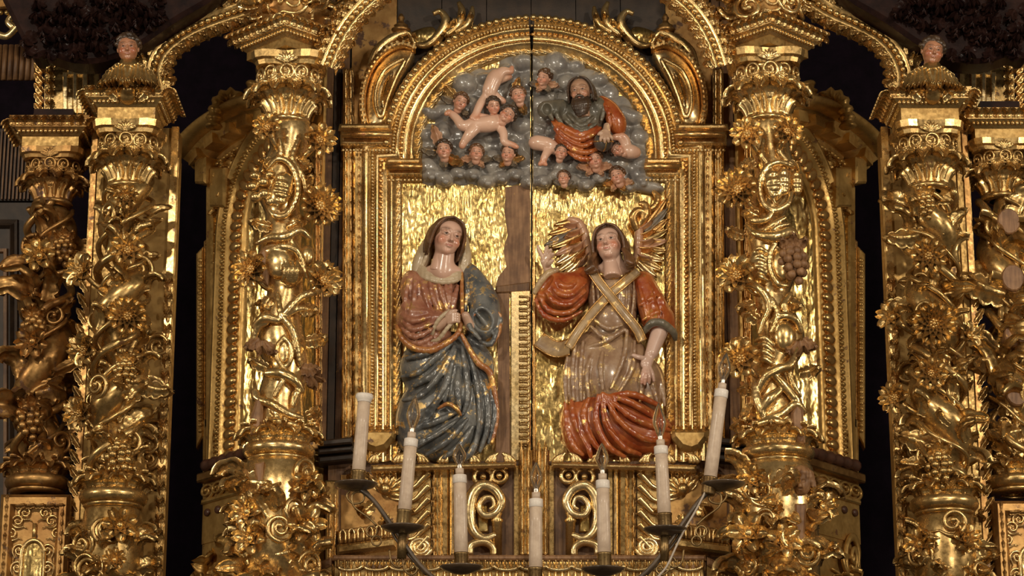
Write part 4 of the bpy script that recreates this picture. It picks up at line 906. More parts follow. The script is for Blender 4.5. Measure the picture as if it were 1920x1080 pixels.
for s, ax, z, lab in ((-1, axL, ztL, 'cluster of hanging gilt leaves above the left centre column'), (1, axR, ztR, 'cluster of hanging gilt leaves above the right centre column')):
    b = empty('leaf_cluster', (ax[0], ax[1], z+50), lab, 'carving', 'hanging leaf clusters'); rr = random.Random(90+s)
    part('cluster_core', lathe([(0, 0), (50, 0), (66, 30), (76, 90), (84, 150), (0, 150)], 24, (ax[0], ax[1], z+52)), 'gold_dark', b)
    for k in range(40):
        a = -1.6+3.2*((k*.381966) % 1); zz = z+62+120*(k/40); rb = 52+(zz-z-50)*.26
        if k % 3 == 0: ornament('drop', 'egg', 'gold', cylM(ax, zz+8, a, rb+6, 0, 0, (9, 9, 12)), b)
        ornament('leaf', rr.choice(['leaf_curl', 'leaf', 'leaf_curl', 'scroll']), 'gold', cylM(ax, zz+(34 if k % 2 else 0), a, rb, rr.uniform(-.5, .5)+(math.pi if k % 2 else 0), rr.uniform(0, .3), 40+16*rr.random()), b)
for s, lab in ((-1, 'dark carved canopy in the upper left'), (1, 'dark carved canopy in the upper right')):
    X = lambda x: x if s < 0 else 1988-x
    pl = front(230); b = empty('carved_canopy', G(X(165), 118, 230), lab, 'canopy', 'dark canopies'); rr = random.Random(70+s)
    out = smooth_path([pl.at(X(x), y) for x, y in ((52, 92), (90, 100), (140, 116), (200, 112), (262, 84), (320, 44), (420, -30), (300, -90), (0, -90))], 4, True)
    part('canopy_board', prism(pl, out, -60, 0, 8), 'canopy', b, False)
    for k in range(70):
        x = 60+rr.random()*250; y = -15+rr.random()*(118-max(0, (x-190)*.75)); xx, zz = pl.at(X(x), y)
        ornament('leaf', rr.choice(['leaf_curl', 'leaf']), 'canopy', pl.M(xx, zz, 4, math.pi+rr.uniform(-.8, .8), 34+14*rr.random()), b)
top = empty('shading_overhang', G(XC, -70, 120), 'unseen dark overhang added above the frame to shade its top', 'cornice')  # out of view, added to cast shade on the frame top
part('cornice_slab', box((G(560, 0, 0)[0], -360, zpy(-75, 0)), (G(1440, 0, 0)[0], 60, zpy(-150, 0))), 'wood_dark', top, False)  # main slab of the added overhang
part('overhang_underboard', box((G(600, 0, 0)[0], -170, zpy(-52, 0)), (G(1400, 0, 0)[0], 60, zpy(-74, 0))), 'wood_dark', top, False)
# ---------------------------------------------------------------- heads (unit head: chin at z=-1, crown at z=1, looking along -y)
def paint_face(V, style):
    x, y, z = V[:, 0], V[:, 1], V[:, 2]; n = len(V)
    base = {'woman': (.80, .50, .38), 'angel': (.78, .50, .38), 'father': (.52, .30, .19), 'child': (.76, .42, .29)}[style]
    c = np.tile(np.array(base), (n, 1))
    def blend(w, col):
        w = np.clip(w, 0, 1)[:, None]; c[:] = c*(1-w)+np.array(col)*w
    g = lambda cx, cz, rx, rz: np.exp(-((x-cx)/rx)**2-((z-cz)/rz)**2)*(y < -.1)
    bl = {'woman': .75, 'angel': .85, 'father': .45, 'child': .9}[style]
    for s in (-1, 1): blend(g(s*.40, -.30, .24, .24)*bl, (.66, .20, .10))
    blend(g(0, -.86, .2, .14)*.4*bl, (.66, .24, .13))
    for s in (-1, 1):
        ex = s*.29
        blend(1.5*g(ex, .0, .15, .05)-.4, (.42, .35, .29)); blend(2.2*g(ex, .01, .07, .065)-.5, (.05, .025, .015)); blend(1.1*g(ex, .085, .17, .05)-.2, (.62, .34, .24))
        blend(1.4*g(ex, .052, .18, .022)-.35, (.12, .05, .03))                      # lid line
        blend(1.3*g(ex+s*.03, .27-.0*s, .22, .045)-.25, (.20, .09, .05))            # brow
    blend(1.6*g(0, -.535, .19, .05)-.3, (.55, .13, .09)); blend(1.5*g(0, -.50, .20, .016)-.4, (.22, .05, .04))
    blend(1.2*g(-.07, -.33, .05, .03)-.2, (.25, .08, .05)); blend(1.2*g(.07, -.33, .05, .03)-.2, (.25, .08, .05))
    return c
def make_head(style):
    s = Sculpt((-1.0, -1.15, -1.75), (1.0, 1.1, 1.15), .042); ch = style == 'child'
    s.ell((0, .12, .22), (.76, .86, .80), .1)
    s.ell((0, -.16, -.28), (.60 if not ch else .68, .66, .74 if not ch else .68), .15)
    s.ell((0, -.42, .34), (.54, .40, .40), .15)
    s.ell((0, -.56, -.80), (.19, .17, .15), .14)
    for q in (-1, 1):
        s.ell((q*.34, -.54, -.30), (.24, .20, .24) if not ch else (.29, .26, .28), .12)
        s.ell((q*.29, -.86, .02), (.19, .15, .11), .10, cut=True)
        s.ell((q*.29, -.66, .03), (.145, .13, .12), .03)
        s.tube([(q*.13, -.76, .05), (q*.28, -.81, .085), (q*.46, -.67, .03)], .05, .03)
        s.tube([(q*.14, -.77, .01), (q*.29, -.79, -.06), (q*.45, -.67, .0)], .025, .03)
        s.tube([(q*.10, -.80, .20), (q*.28, -.80, .28), (q*.50, -.60, .20)], .05, .10)
        s.ell((q*.085, -.88, -.32), (.075, .09, .065), .05)
        s.ell((q*.73, .12, -.02), (.09, .16, .22), .04)
    s.cap((0, -.78, .18), (0, -1.0, -.28), .06, .095, .08)
    s.tube([(-.21, -.70, -.51), (-.08, -.80, -.475), (0, -.80, -.49), (.08, -.80, -.475), (.21, -.70, -.51)], (.025, .055, .05, .055, .025), .03)
    s.tube([(-.18, -.70, -.545), (0, -.80, -.575), (.18, -.70, -.545)], (.03, .065, .03), .03)
    s.cap((-.2, -.85, -.51), (.2, -.85, -.51), .03, .03, .02, cut=True)
    s.cap((0, .10, -.7), (0, .12, -1.7 if not ch else -.9), .40 if not ch else .42, .46, .12)
    V, Q = s.mesh(); return V, Q, paint_face(V, style)
def make_hair(style):
    s = Sculpt((-1.3, -1.1, -2.3), (1.3, 1.3, 1.3), .05)
    if style == 'child':
        s.ell((0, .22, .32), (.84, .86, .82), .1); rr = random.Random(2)
        for i in range(60):
            a = rr.uniform(0, 2*math.pi); e = rr.uniform(-.15, 1.45); p = (.84*math.cos(e)*math.cos(a), .22+.86*math.cos(e)*math.sin(a), .32+.82*math.sin(e))
            if p[1] < -.35 and p[2] < .62: continue
            s.ell(p, .17+.06*rr.random(), .04)
        s.ell((0, -.75, -.25), (.62, .62, .80), .08, cut=True)
    elif style == 'father':
        s.ell((0, .22, .28), (.80, .86, .84), .1)
        for q in (-1, 1):
            for k in range(9): s.tube([(q*.1, -.45+.11*k, 1.02-.02*k), (q*.62, -.5+.13*k, .72), (q*.86, -.3+.15*k, .1), (q*(.88+.09*math.sin(k*2)), -.1+.14*k, -.7)], (.05, .09, .10, .06), .02)
        s.ell((0, -.8, -.2), (.60, .62, .88), .06, cut=True)
        # beard and moustache
        rr = random.Random(5); s2 = s
        for i in range(26):
            a = -1.25+2.5*i/25; x = .55*math.sin(a); y = -.28-.55*math.cos(a); l = .75+.55*math.cos(a)+.15*rr.random()
            s2.tube([(x, y, -.45-.25*math.cos(a)), (x*1.1+.08*rr.uniform(-1, 1), y-.12, -.8-.25*l), (x*.75+.1*rr.uniform(-1, 1), y-.06, -.85-.75*l)], (.09, .14, .05), .04)
        for q in (-1, 1): s2.tube([(0, -.9, -.44), (q*.22, -.86, -.52), (q*.40, -.68, -.74)], (.07, .09, .04), .03)
    else:
        s.ell((0, .2, .26), (.85, .92, .86), .1)
        for q in (-1, 1):
            for k in range(12):
                k = k*.58; w = .1*math.sin(k*1.7*1.7)
                s.tube([(0, -.55+.22*k, 1.02-.04*k*k*.3), (q*.5, -.62+.24*k, .78), (q*.80, -.42+.2*k, .22+w), (q*(.84+w), -.25+.17*k, -.35), (q*(.80+.5*w), -.1+.15*k, -1.0+w)], (.05, .075, .09, .085, .05), .02)
            if style == 'angel':
                for k in range(6):
                    w = .12*math.sin(k*2.1)
                    s.tube([(q*.78, -.2+.15*k, -.5), (q*(1.0+w), -.35+.15*k, -.95), (q*(.92+.12*(q > 0)+w), -.45+.12*k, -1.3+w), (q*(1.25+w), -.5+.1*k, -1.5+w*.5)], (.13, .17, .17, .11), .02)
        s.ell((0, -.78, -.32), (.60, .70, .98), .05, cut=True)
    return s.mesh()
HEAD = {}
for st_ in ('woman', 'angel', 'father', 'child'):
    V, Q, c = make_head(st_); HEAD[st_] = mesh('head_'+st_, V, Q, 'skin', True, c)
    V, Q = make_hair(st_); HEAD[st_+'_hair'] = mesh('hair_'+st_, V, Q, 'hair' if st_ != 'father' else 'hair_dark')
V, Q, c = make_head('child'); HEAD['child_brown'] = mesh('head_child_brown', V, Q, 'skin', True, c*np.array([.62, .52, .42]))
HEAD['child_hair_dark'] = HEAD['child_hair'].copy(); HEAD['child_hair_dark'].materials[0] = MAT['hair_dark']
def head(style, px, py, d, half, yaw, pitch, roll, parent, hair=None, name='head'):
    """px,py = middle of the face in the view"""
    M = T(G(px, py, d)) @ rotm(yaw, pitch, roll) @ Matrix.Diagonal((half, half, half, 1))
    h = put(name, HEAD[style], M, parent); put('hair', HEAD[hair or style+'_hair'], M, h); return h
SK = {'woman': (.80, .50, .38), 'child': (.78, .45, .32)}
def skin_part(name, sc, parent, col=(.78, .46, .34), blush=()):
    V, Q = sc.mesh(); c = np.tile(np.array(col), (len(V), 1))
    for p, r, cc in blush:
        w = np.exp(-((V-np.array(p))**2).sum(1)/r**2)[:, None]*.7; c = c*(1-w)+np.array(cc)*w
    return part(name, (V, Q), 'skin', parent, col=c)
class Fig:
    """sculpt in view pixels: every point is (px, py, height off the panel) and lands at its real place"""
    def __init__(s, x0, y0, x1, y1, dmax, h, dmin=-3):
        lo = G(x0, y1, 0); hi = G(x1, y0, 0)
        s.s = Sculpt((lo[0]-16, -dmax-6, lo[2]-dmax*.35-8), (hi[0]+16, -dmin, hi[2]+22), h)
    def P(s, p): return G(p[0], p[1], p[2])
    def ell(s, p, r, k=4, roll=0, cut=False, yaw=0): s.s.ell(s.P(p), (r[0], r[2], r[1]), k, rotm(yaw, 0, roll) if roll or yaw else None, cut)
    def cap(s, a, b, ra, rb=None, k=4, cut=False, flat=1.): s.s.cap(s.P(a), s.P(b), ra, rb, k, cut, flat)
    def tube(s, pts, r, k=3, cut=False, n=3, flat=1.): s.s.tube([s.P(p) for p in pts], r, k, cut, n, flat)
    def mesh(s): return s.s.mesh()
def hand(f, wrist, palm, pw, fingers, thumb, r=3.2, k=2):
    f.cap(wrist, palm, pw*.8, pw, 3, flat=.7)
    for pts in fingers: f.tube([palm]+list(pts), (r*1.25, r*1.1, r, r*.75), k)
    f.tube([((wrist[0]*.4+palm[0]*.6), (wrist[1]*.4+palm[1]*.6), (wrist[2]*.4+palm[2]*.6))]+list(thumb), (r*1.3, r*1.2, r*.9), k)
# ---------------------------------------------------------------- the praying woman
vw = empty('carved_woman', G(840, 866, 10), 'painted relief of a praying woman in rose dress and dark blue mantle', 'statue')
head('woman', 838, 446, 48, 37, 20, -2, 12, vw)
f = Fig(770, 470, 880, 540, 70, 1.6); f.cap((835, 474, 45), (830, 510, 40), 17.5, 20); f.ell((830, 510, 30), (38, 15, 22), 10)
skin_part('body', f.s, vw, (.78, .49, .37))
# veil falling each side
f = Fig(758, 398, 892, 540, 66, 1.6)
f.tube([(806, 446, 24), (800, 462, 22), (792, 484, 22), (782, 508, 22)], (5, 10, 14, 11), 6)
for o in (0, 7, 14): f.tube([(808-o*.5, 436+o, 38-o*.5), (803-o*.6, 460, 38-o), (798-o, 484, 36-o), (788-o, 506, 32-o)], (2, 4, 4.5, 3), 1.5)
f.tube([(866, 436, 20), (870, 460, 18), (872, 485, 20), (866, 515, 22)], (4, 8, 11, 9), 6)
for o in (0, 7, 13): f.tube([(866+o*.3, 432, 32-o*.5), (870+o*.5, 456, 30-o), (870+o*.6, 484, 31-o), (861+o, 516, 30-o)], (2, 3.6, 4.2, 3), 1.5)
part('veil', f.mesh(), 'veil', vw)
f = Fig(770, 480, 880, 545, 62, 1.5)
for i, (dy, dd) in enumerate(((0, 0), (8, 4), (16, 7), (23, 8))):
    f.tube([(784-i*1, 494+dy*.7, 28), (800, 506+dy*.7, 39+dd*.6), (830, 511+dy*.8, 44+dd*.6), (856, 507+dy*.8, 40+dd*.6), (866, 496+dy*.8, 22)], (4, 4.4, 4.6, 4.4, 4), 1.5)
part('collar', f.mesh(), 'veil', vw)
# rose dress: bodice and wide sleeve
f = Fig(738, 500, 880, 668, 88, 1.7)
f.ell((812, 560, 18), (54, 62, 30), 8); f.ell((772, 540, 20), (22, 34, 26), 10)
f.ell((777, 598, 30), (34, 40, 32), 8); f.cap((780, 600, 40), (838, 600, 48), 26, 15, 8); f.ell((800, 628, 30), (46, 26, 28), 8)
for (a, b, c) in (((766, 520, 40), (760, 560, 48), (758, 600, 52)), ((778, 520, 42), (776, 560, 52), (766, 612, 60)), ((790, 528, 44), (800, 560, 50), (808, 582, 52)), ((806, 530, 46), (812, 560, 50), (822, 580, 50)),
        ((822, 532, 48), (830, 556, 50), (838, 580, 48)), ((846, 530, 46), (842, 556, 50), (842, 582, 48)), ((836, 534, 48), (836, 560, 52), (840, 590, 50)), ((858, 536, 40), (852, 560, 44), (848, 585, 44)),
        ((756, 604, 56), (776, 618, 66), (812, 606, 66)), ((754, 616, 54), (778, 632, 64), (822, 612, 64)), ((752, 590, 54), (774, 602, 66), (806, 594, 64)), ((758, 630, 46), (786, 644, 56), (826, 622, 60)), ((754, 574, 50), (772, 584, 60), (800, 584, 62)), ((776, 648, 44), (806, 648, 54), (836, 630, 54))):
    f.tube([a, b, c], (3, 5, 3), 4)
for (a, b, c) in (((772, 526, 46), (768, 560, 56), (764, 590, 60)), ((798, 534, 52), (806, 566, 56), (814, 586, 58)), ((830, 540, 55), (834, 560, 57), (838, 575, 57))): f.tube([a, b, c], (2, 3, 2), 3, True)
f.ell((826, 624, 64), (15, 17, 16), 4, roll=35, cut=True)
part('dress', f.mesh(), 'robe_rose', vw)
f = Fig(738, 575, 882, 672, 80, 1.5)
f.tube([(744, 612, 40), (754, 634, 46), (776, 652, 50), (806, 657, 54), (834, 645, 56), (858, 626, 54), (866, 600, 48)], (4, 6, 6.5, 6.5, 6, 5, 4), 2)
part('dress_hem', f.mesh(), 'hem', vw)
f = Fig(806, 575, 870, 640, 86, 1.4)
f.tube([(808, 632, 52), (818, 606, 66), (832, 590, 70), (846, 584, 66), (850, 600, 66), (838, 616, 70), (822, 636, 60), (810, 640, 54)], 3.6, 2)
part('cuff', f.mesh(), 'veil', vw)
f = Fig(815, 575, 900, 625, 90, 1.2)
f.cap((822, 612, 56), (842, 598, 66), 9, 8)
for k in range(4): f.tube([(842, 592+k*4.5, 70), (852, 588+k*4.6, 74), (861, 590+k*4.4, 70)], (4, 3.6, 2.6), 1.5)
f.tube([(838, 592, 70), (846, 584, 74), (856, 582, 72)], (3.6, 3.2, 2.4), 1.5); f.cap((882, 612, 50), (873, 592, 62), 9, 8)
skin_part('hand', f.s, vw, (.66, .42, .30))
# blue mantle: shoulder, right sleeve and skirt
f = Fig(738, 490, 946, 868, 88, 1.9)
f.tube([(876, 505, 14), (890, 530, 20), (904, 560, 24), (912, 590, 30)], (14, 20, 26, 26), 8)
f.ell((906, 606, 28), (32, 38, 34), 8)
f.ell((905, 598, 62), (16, 22, 24), 4, roll=-25, cut=True)
for pts in (((872, 512, 30), (876, 545, 36), (872, 582, 40)), ((884, 515, 30), (894, 545, 40), (896, 575, 50)), ((896, 530, 30), (912, 560, 40), (926, 585, 44)), ((930, 580, 36), (938, 600, 40), (930, 630, 44)), ((884, 580, 50), (880, 610, 58), (900, 636, 60)), ((900, 640, 50), (920, 645, 50), (932, 620, 48)), ((892, 585, 52), (910, 606, 44), (924, 624, 48))): f.tube(pts, (3, 5, 3.5), 2)
f.ell((838, 690, 12), (88, 70, 36), 10); f.ell((838, 780, 14), (92, 88, 38), 12); f.ell((850, 712, 34), (34, 62, 26), 12); f.ell((858, 742, 40), (22, 34, 26), 10); f.ell((780, 800, 16), (38, 60, 36), 10); f.ell((900, 760, 14), (30, 80, 34), 10)
folds = [((846, 644, 52), (820, 668, 54), (784, 698, 46), (754, 706, 34)), ((836, 642, 50), (800, 662, 50), (762, 672, 40)), ((852, 650, 56), (826, 700, 60), (790, 740, 52), (756, 750, 40)), ((854, 656, 58), (832, 730, 66), (800, 772, 56), (756, 790, 42)),
    ((838, 672, 56), (812, 702, 56), (776, 724, 46)), ((826, 742, 60), (796, 790, 54), (758, 822, 42)), ((866, 650, 54), (874, 700, 58), (876, 750, 60), (868, 778, 58)), ((880, 664, 48), (894, 720, 50), (900, 790, 50), (886, 850, 44)), ((892, 690, 44), (912, 740, 46), (914, 800, 44), (900, 846, 40)),
    ((868, 776, 62), (832, 804, 60), (790, 830, 50), (764, 850, 40)), ((876, 786, 58), (842, 824, 56), (800, 852, 46)), ((886, 800, 54), (862, 836, 52), (832, 858, 46)), ((858, 772, 60), (814, 792, 56), (772, 806, 46)), ((896, 820, 46), (884, 846, 46), (872, 862, 42)), ((860, 690, 62), (858, 730, 68), (862, 768, 66)), ((842, 680, 58), (838, 720, 64), (834, 752, 62)), ((920, 720, 34), (928, 770, 34), (916, 830, 34))]
for pts in folds: f.tube(pts, (3.5, 6.5, 6, 3.5), 2)
for pts in (((840, 656, 60), (806, 688, 62), (770, 694, 52)), ((846, 670, 64), (816, 724, 66), (778, 742, 56)), ((842, 724, 68), (812, 772, 66), (770, 800, 54)), ((858, 786, 66), (810, 816, 62), (770, 836, 52)), ((872, 806, 60), (836, 842, 58), (806, 860, 52)), ((884, 690, 58), (890, 750, 62), (886, 800, 60)), ((900, 720, 54), (906, 780, 56), (898, 830, 52)), ((862, 770, 72), (842, 760, 72), (824, 768, 66))): f.tube(pts, (2, 4.2, 2.5), 1.5, True)
part('mantle', f.mesh(), 'robe_blue', vw)
f = Fig(810, 505, 946, 868, 84, 1.7)
f.tube([(866, 512, 34), (866, 550, 42), (867, 590, 50)], (3.2, 4, 3.6), 2)
f.tube([(866, 628, 56), (882, 658, 56), (898, 682, 52), (918, 698, 44), (928, 740, 38), (932, 784, 34), (922, 830, 32)], (4, 5, 6, 6, 5, 4, 4), 2)
f.tube([(822, 766, 62), (840, 757, 68), (856, 766, 72), (864, 778, 68)], (2.5, 4, 4, 2.5), 2)
f.tube([(938, 590, 40), (936, 622, 44), (922, 648, 46)], (3, 4, 3), 2); f.tube([(886, 594, 52), (902, 576, 48), (924, 578, 44), (938, 592, 42)], (2.5, 3.5, 3.5, 2.5), 2)
part('mantle_edging', f.mesh(), 'hem', vw)
# ---------------------------------------------------------------- the angel
an = empty('carved_angel', G(1150, 866, 10), 'painted relief of a winged angel with crossed sash and raised hand', 'statue')
head('angel', 1143, 459, 52, 35, -16, 8, -5, an)
f = Fig(1100, 470, 1200, 535, 66, 1.5); f.cap((1148, 478, 50), (1152, 506, 44), 17, 20); f.ell((1152, 506, 34), (38, 14, 22), 10)
skin_part('body', f.s, an, (.76, .50, .38))
f = Fig(1005, 455, 1060, 530, 72, 1.2)
hand(f, (1030, 512, 36), (1022, 490, 44), 9, [((1013, 474, 46), (1008, 462, 48)), ((1024, 470, 48), (1026, 462, 52)), ((1029, 474, 50), (1033, 468, 56)), ((1033, 480, 50), (1037, 476, 56))], [(1030, 494, 54), (1036, 488, 60)], 3.4)
f.cap((1030, 510, 36), (1044, 530, 30), 9, 11); skin_part('raised_hand', f.s, an, (.70, .46, .33))
f = Fig(1175, 600, 1260, 725, 84, 1.4)
f.cap((1240, 612, 34), (1222, 662, 46), 17, 12, 4)
hand(f, (1222, 660, 46), (1212, 682, 52), 11, [((1206, 700, 58), (1203, 718, 56)), ((1211, 704, 60), (1209, 720, 58)), ((1217, 702, 58), (1217, 718, 56)), ((1222, 698, 54), (1226, 714, 52))], [(1198, 670, 58), (1187, 666, 60)], 3.6)
skin_part('lowered_arm', f.s, an, (.76, .52, .42), [(G(1206, 712, 56), 16, (.62, .25, .14))])
# tunic with folds
f = Fig(1048, 505, 1256, 770, 88, 1.8)
f.ell((1150, 556, 16), (48, 66, 34), 8); f.ell((1148, 600, 20), (44, 40, 34), 10); f.ell((1140, 690, 18), (78, 80, 40), 14); f.ell((1135, 710, 34), (38, 50, 30), 14); f.ell((1205, 725, 10), (42, 60, 30), 10); f.ell((1090, 720, 16), (34, 80, 34), 10)
for k in range(9): x = 1112+k*9.5; f.tube([(x, 528, 42), (x+1, 555, 46), (x*.9+115, 592, 46)], (2, 3, 2), 2)
for pts in (((1110, 596, 50), (1140, 616, 56), (1166, 610, 54)), ((1108, 612, 50), (1136, 634, 58), (1170, 618, 54)), ((1104, 650, 48), (1136, 640, 58), (1172, 618, 54)), ((1080, 640, 44), (1074, 690, 46), (1076, 750, 46)), ((1094, 640, 48), (1088, 690, 52), (1090, 750, 50)), ((1112, 660, 52), (1100, 700, 58), (1104, 745, 56)), ((1176, 620, 54), (1170, 670, 60), (1146, 728, 64)), ((1190, 640, 46), (1186, 690, 52), (1160, 738, 58)), ((1064, 670, 38), (1060, 710, 38), (1062, 755, 38)),
        ((1200, 690, 40), (1204, 720, 42), (1200, 752, 44)), ((1216, 700, 36), (1226, 730, 36), (1234, 760, 34)), ((1234, 700, 24), (1242, 730, 26), (1246, 760, 26)), ((1130, 660, 60), (1126, 690, 68), (1130, 730, 66))): f.tube(pts, (3, 5, 3), 2)
for pts in (((1086, 650, 52), (1081, 700, 54), (1083, 755, 52)), ((1100, 650, 56), (1094, 700, 60), (1096, 750, 58)), ((1182, 650, 56), (1178, 690, 60), (1160, 726, 64)), ((1210, 690, 44), (1216, 725, 44), (1220, 756, 42)), ((1116, 606, 58), (1138, 626, 62), (1164, 614, 60))): f.tube(pts, (2, 3.4, 2), 1.5, True)
part('tunic', f.mesh(), 'robe_beige', an)
# red skirt sweeping to the right
f = Fig(1048, 735, 1266, 868, 88, 1.8)
f.ell((1140, 790, 16), (86, 64, 42), 12); f.ell((1200, 812, 14), (62, 44, 38), 12); f.ell((1092, 800, 16), (38, 62, 36), 10)
for pts in (((1130, 738, 66), (1136, 790, 66), (1170, 838, 58), (1200, 852, 46)), ((1134, 740, 66), (1160, 786, 68), (1206, 822, 56), (1250, 826, 40)), ((1140, 742, 66), (1176, 776, 66), (1220, 798, 54), (1256, 806, 38)), ((1146, 742, 64), (1186, 756, 62), (1230, 784, 48)), ((1122, 742, 64), (1118, 790, 64), (1140, 836, 60), (1170, 856, 48)), ((1104, 748, 56), (1094, 780, 58), (1110, 824, 58), (1130, 850, 50)), ((1072, 752, 44), (1078, 790, 50), (1100, 830, 52), (1108, 856, 46)), ((1060, 756, 36), (1064, 800, 40), (1076, 836, 44), (1092, 852, 42)), ((1150, 740, 62), (1190, 740, 52), (1236, 760, 38))): f.tube(pts, (4, 6.5, 6, 4), 2)
for pts in (((1132, 756, 72), (1146, 800, 70), (1190, 838, 60)), ((1142, 752, 72), (1180, 796, 68), (1236, 818, 50)), ((1150, 750, 70), (1196, 776, 64), (1244, 796, 46)), ((1112, 756, 68), (1106, 800, 66), (1128, 842, 60)), ((1084, 762, 54), (1088, 804, 58), (1106, 840, 56))): f.tube(pts, (2.5, 4.5, 3), 1.5, True)
part('skirt', f.mesh(), 'robe_red', an)
# sleeves
f = Fig(1000, 500, 1110, 604, 80, 1.6)
f.ell((1060, 548, 22), (46, 38, 34), 8, roll=-15); f.cap((1094, 518, 24), (1060, 556, 34), 18, 26, 8); f.ell((1030, 540, 30), (24, 34, 28), 8, roll=30)
for pts in (((1010, 552, 40), (1030, 582, 46), (1066, 586, 46), (1096, 562, 38)), ((1020, 540, 50), (1040, 566, 58), (1070, 570, 54), (1098, 546, 42)), ((1030, 524, 52), (1048, 550, 62), (1074, 552, 58), (1098, 530, 44)), ((1040, 516, 46), (1052, 534, 58), (1070, 536, 58), (1088, 518, 44)), ((1004, 562, 34), (1022, 592, 38), (1056, 600, 38), (1090, 584, 34))): f.tube(pts, (3, 5.5, 5, 3), 2)
for pts in (((1016, 548, 50), (1036, 574, 58), (1068, 578, 56), (1096, 554, 46)), ((1026, 532, 58), (1044, 558, 66), (1074, 560, 62), (1096, 538, 50))): f.tube(pts, (2, 3.4, 3.4, 2), 1.5, True)
f.ell((1022, 532, 56), (9, 24, 14), 3, roll=38, cut=True)
part('sleeve', f.mesh(), 'robe_red', an)
f = Fig(998, 495, 1056, 560, 70, 1.4); f.tube([(1003, 548, 46), (1014, 528, 52), (1028, 512, 52), (1044, 506, 44)], (4.5, 6, 6, 5), 2); part('cuff', f.mesh(), 'sash', an)
f = Fig(1180, 510, 1272, 646, 74, 1.6)
f.cap((1206, 530, 24), (1232, 596, 32), 22, 30, 8); f.ell((1244, 604, 26), (22, 26, 26), 6)
for pts in (((1196, 525, 40), (1206, 560, 50), (1212, 590, 54)), ((1210, 520, 42), (1224, 560, 54), (1222, 596, 58)), ((1222, 530, 40), (1242, 566, 50), (1252, 600, 48)), ((1200, 572, 50), (1222, 560, 56), (1240, 552, 46)), ((1206, 600, 50), (1232, 586, 60), (1256, 590, 46)), ((1234, 560, 44), (1256, 590, 40), (1264, 624, 34))): f.tube(pts, (3, 5, 3), 2)
for pts in (((1204, 540, 50), (1214, 570, 58), (1216, 596, 60)), ((1226, 548, 52), (1238, 578, 58), (1240, 600, 58))): f.tube(pts, (2, 3, 2), 1.5, True)
part('sleeve', f.mesh(), 'robe_red', an)
f = Fig(1198, 590, 1272, 650, 74, 1.5); f.tube([(1208, 622, 44), (1222, 606, 56), (1242, 606, 58), (1262, 622, 46), (1266, 636, 34)], (5, 7, 7, 6, 4), 3); part('cuff', f.mesh(), 'robe_grey', an)
f = Fig(1105, 500, 1200, 535, 64, 1.4); f.tube([(1112, 502, 36), (1126, 514, 46), (1150, 520, 50), (1172, 514, 46), (1188, 500, 34)], 3.6, 2); part('neckline', f.mesh(), 'gold', an)
# crossed sash: two bands and a loose end
def band(pts, w, name, mat='sash'):
    P = smooth_path([G(*p) for p in pts], 6); V = []
    for i in range(len(P)):
        t = P[min(i+1, len(P)-1)]-P[max(0, i-1)]; u = nrm(np.cross(nrm(t), A(0, 1, 0)))
        for (a, b) in ((-1, 2), (-.92, -2), (.92, -2), (1, 2)): V.append(P[i]+u*w*a+A(0, b, 0))
    n = len(P); part(name, (np.array(V), gridfaces(n, 4, False, True)+[[0, 1, 2, 3], [4*n-1, 4*n-2, 4*n-3, 4*n-4]]), mat, an)
    for sgn in (-1, 1):
        Q = [P[i]+nrm(np.cross(nrm(P[min(i+1, n-1)]-P[max(0, i-1)]), A(0, 1, 0)))*w*sgn+A(0, -2, 0) for i in range(n)]
        part('band_edge', tube(Q, 1.5, 6), 'gold_red', an)
band([(1104, 500, 46), (1124, 530, 54), (1146, 558, 58), (1170, 588, 56), (1194, 618, 50), (1204, 640, 44)], 8, 'sash_band')
band([(1196, 508, 44), (1170, 530, 53), (1140, 556, 55), (1110, 588, 54), (1084, 622, 52), (1066, 652, 46)], 8, 'sash_band')
band([(1068, 650, 44), (1050, 655, 24), (1034, 652, 18), (1010, 636, 8)], 15, 'sash_end')
# wings: arm of the wing and feathers
def wing(arm, feathers, coverts, name):
    f = Fig(min(a[0] for a in arm)-24, min(a[1] for a in arm)-24, max(a[0] for a in arm)+24, max(a[1] for a in arm)+24, 40, 1.4)
    f.tube(arm, (5, 7, 8, 7, 5), 3); w = part(name, f.mesh(), 'wing_rose', an)
    pl = front(0)
    for (L_, kind, fac) in ((feathers, 'feather', 5.0), (coverts, 'tongue', 2.0)):
        for (x, y, d, x2, y2, wd, mt) in L_:
            p = G(x, y, d); q = G(x2, y2, d); L = np.linalg.norm(q-p)
            put('feather', orn(kind, mt), pl.M(p[0], p[2], d, math.atan2(q[0]-p[0], q[2]-p[2]), (wd*fac, 46, L)), w)
wing([(1106, 488, 14), (1101, 462, 18), (1096, 438, 20), (1086, 418, 20), (1068, 411, 18)],
     [(1080, 412, 18, 1038, 424, 12, 'gold_red'), (1080, 420, 16, 1028, 441, 12, 'gold_red'), (1086, 428, 14, 1020, 462, 13, 'wing_grey'), (1090, 438, 12, 1032, 466, 13, 'gold'), (1094, 446, 12, 1040, 480, 13, 'wing_rose'), (1096, 456, 10, 1040, 498, 13, 'gold_pale'), (1098, 466, 9, 1044, 512, 13, 'gold'), (1102, 476, 8, 1054, 520, 13, 'gold_pale'), (1106, 488, 8, 1068, 524, 13, 'gold')],
     [(1086, 418, 22, 1060, 424, 12, 'wing_rose'), (1092, 428, 22, 1062, 442, 12, 'wing_rose'), (1096, 438, 22, 1066, 458, 12, 'gold_red'), (1098, 450, 20, 1072, 472, 12, 'wing_rose'), (1102, 462, 19, 1078, 486, 12, 'gold_red'), (1104, 474, 18, 1086, 498, 12, 'wing_rose')], 'wing')
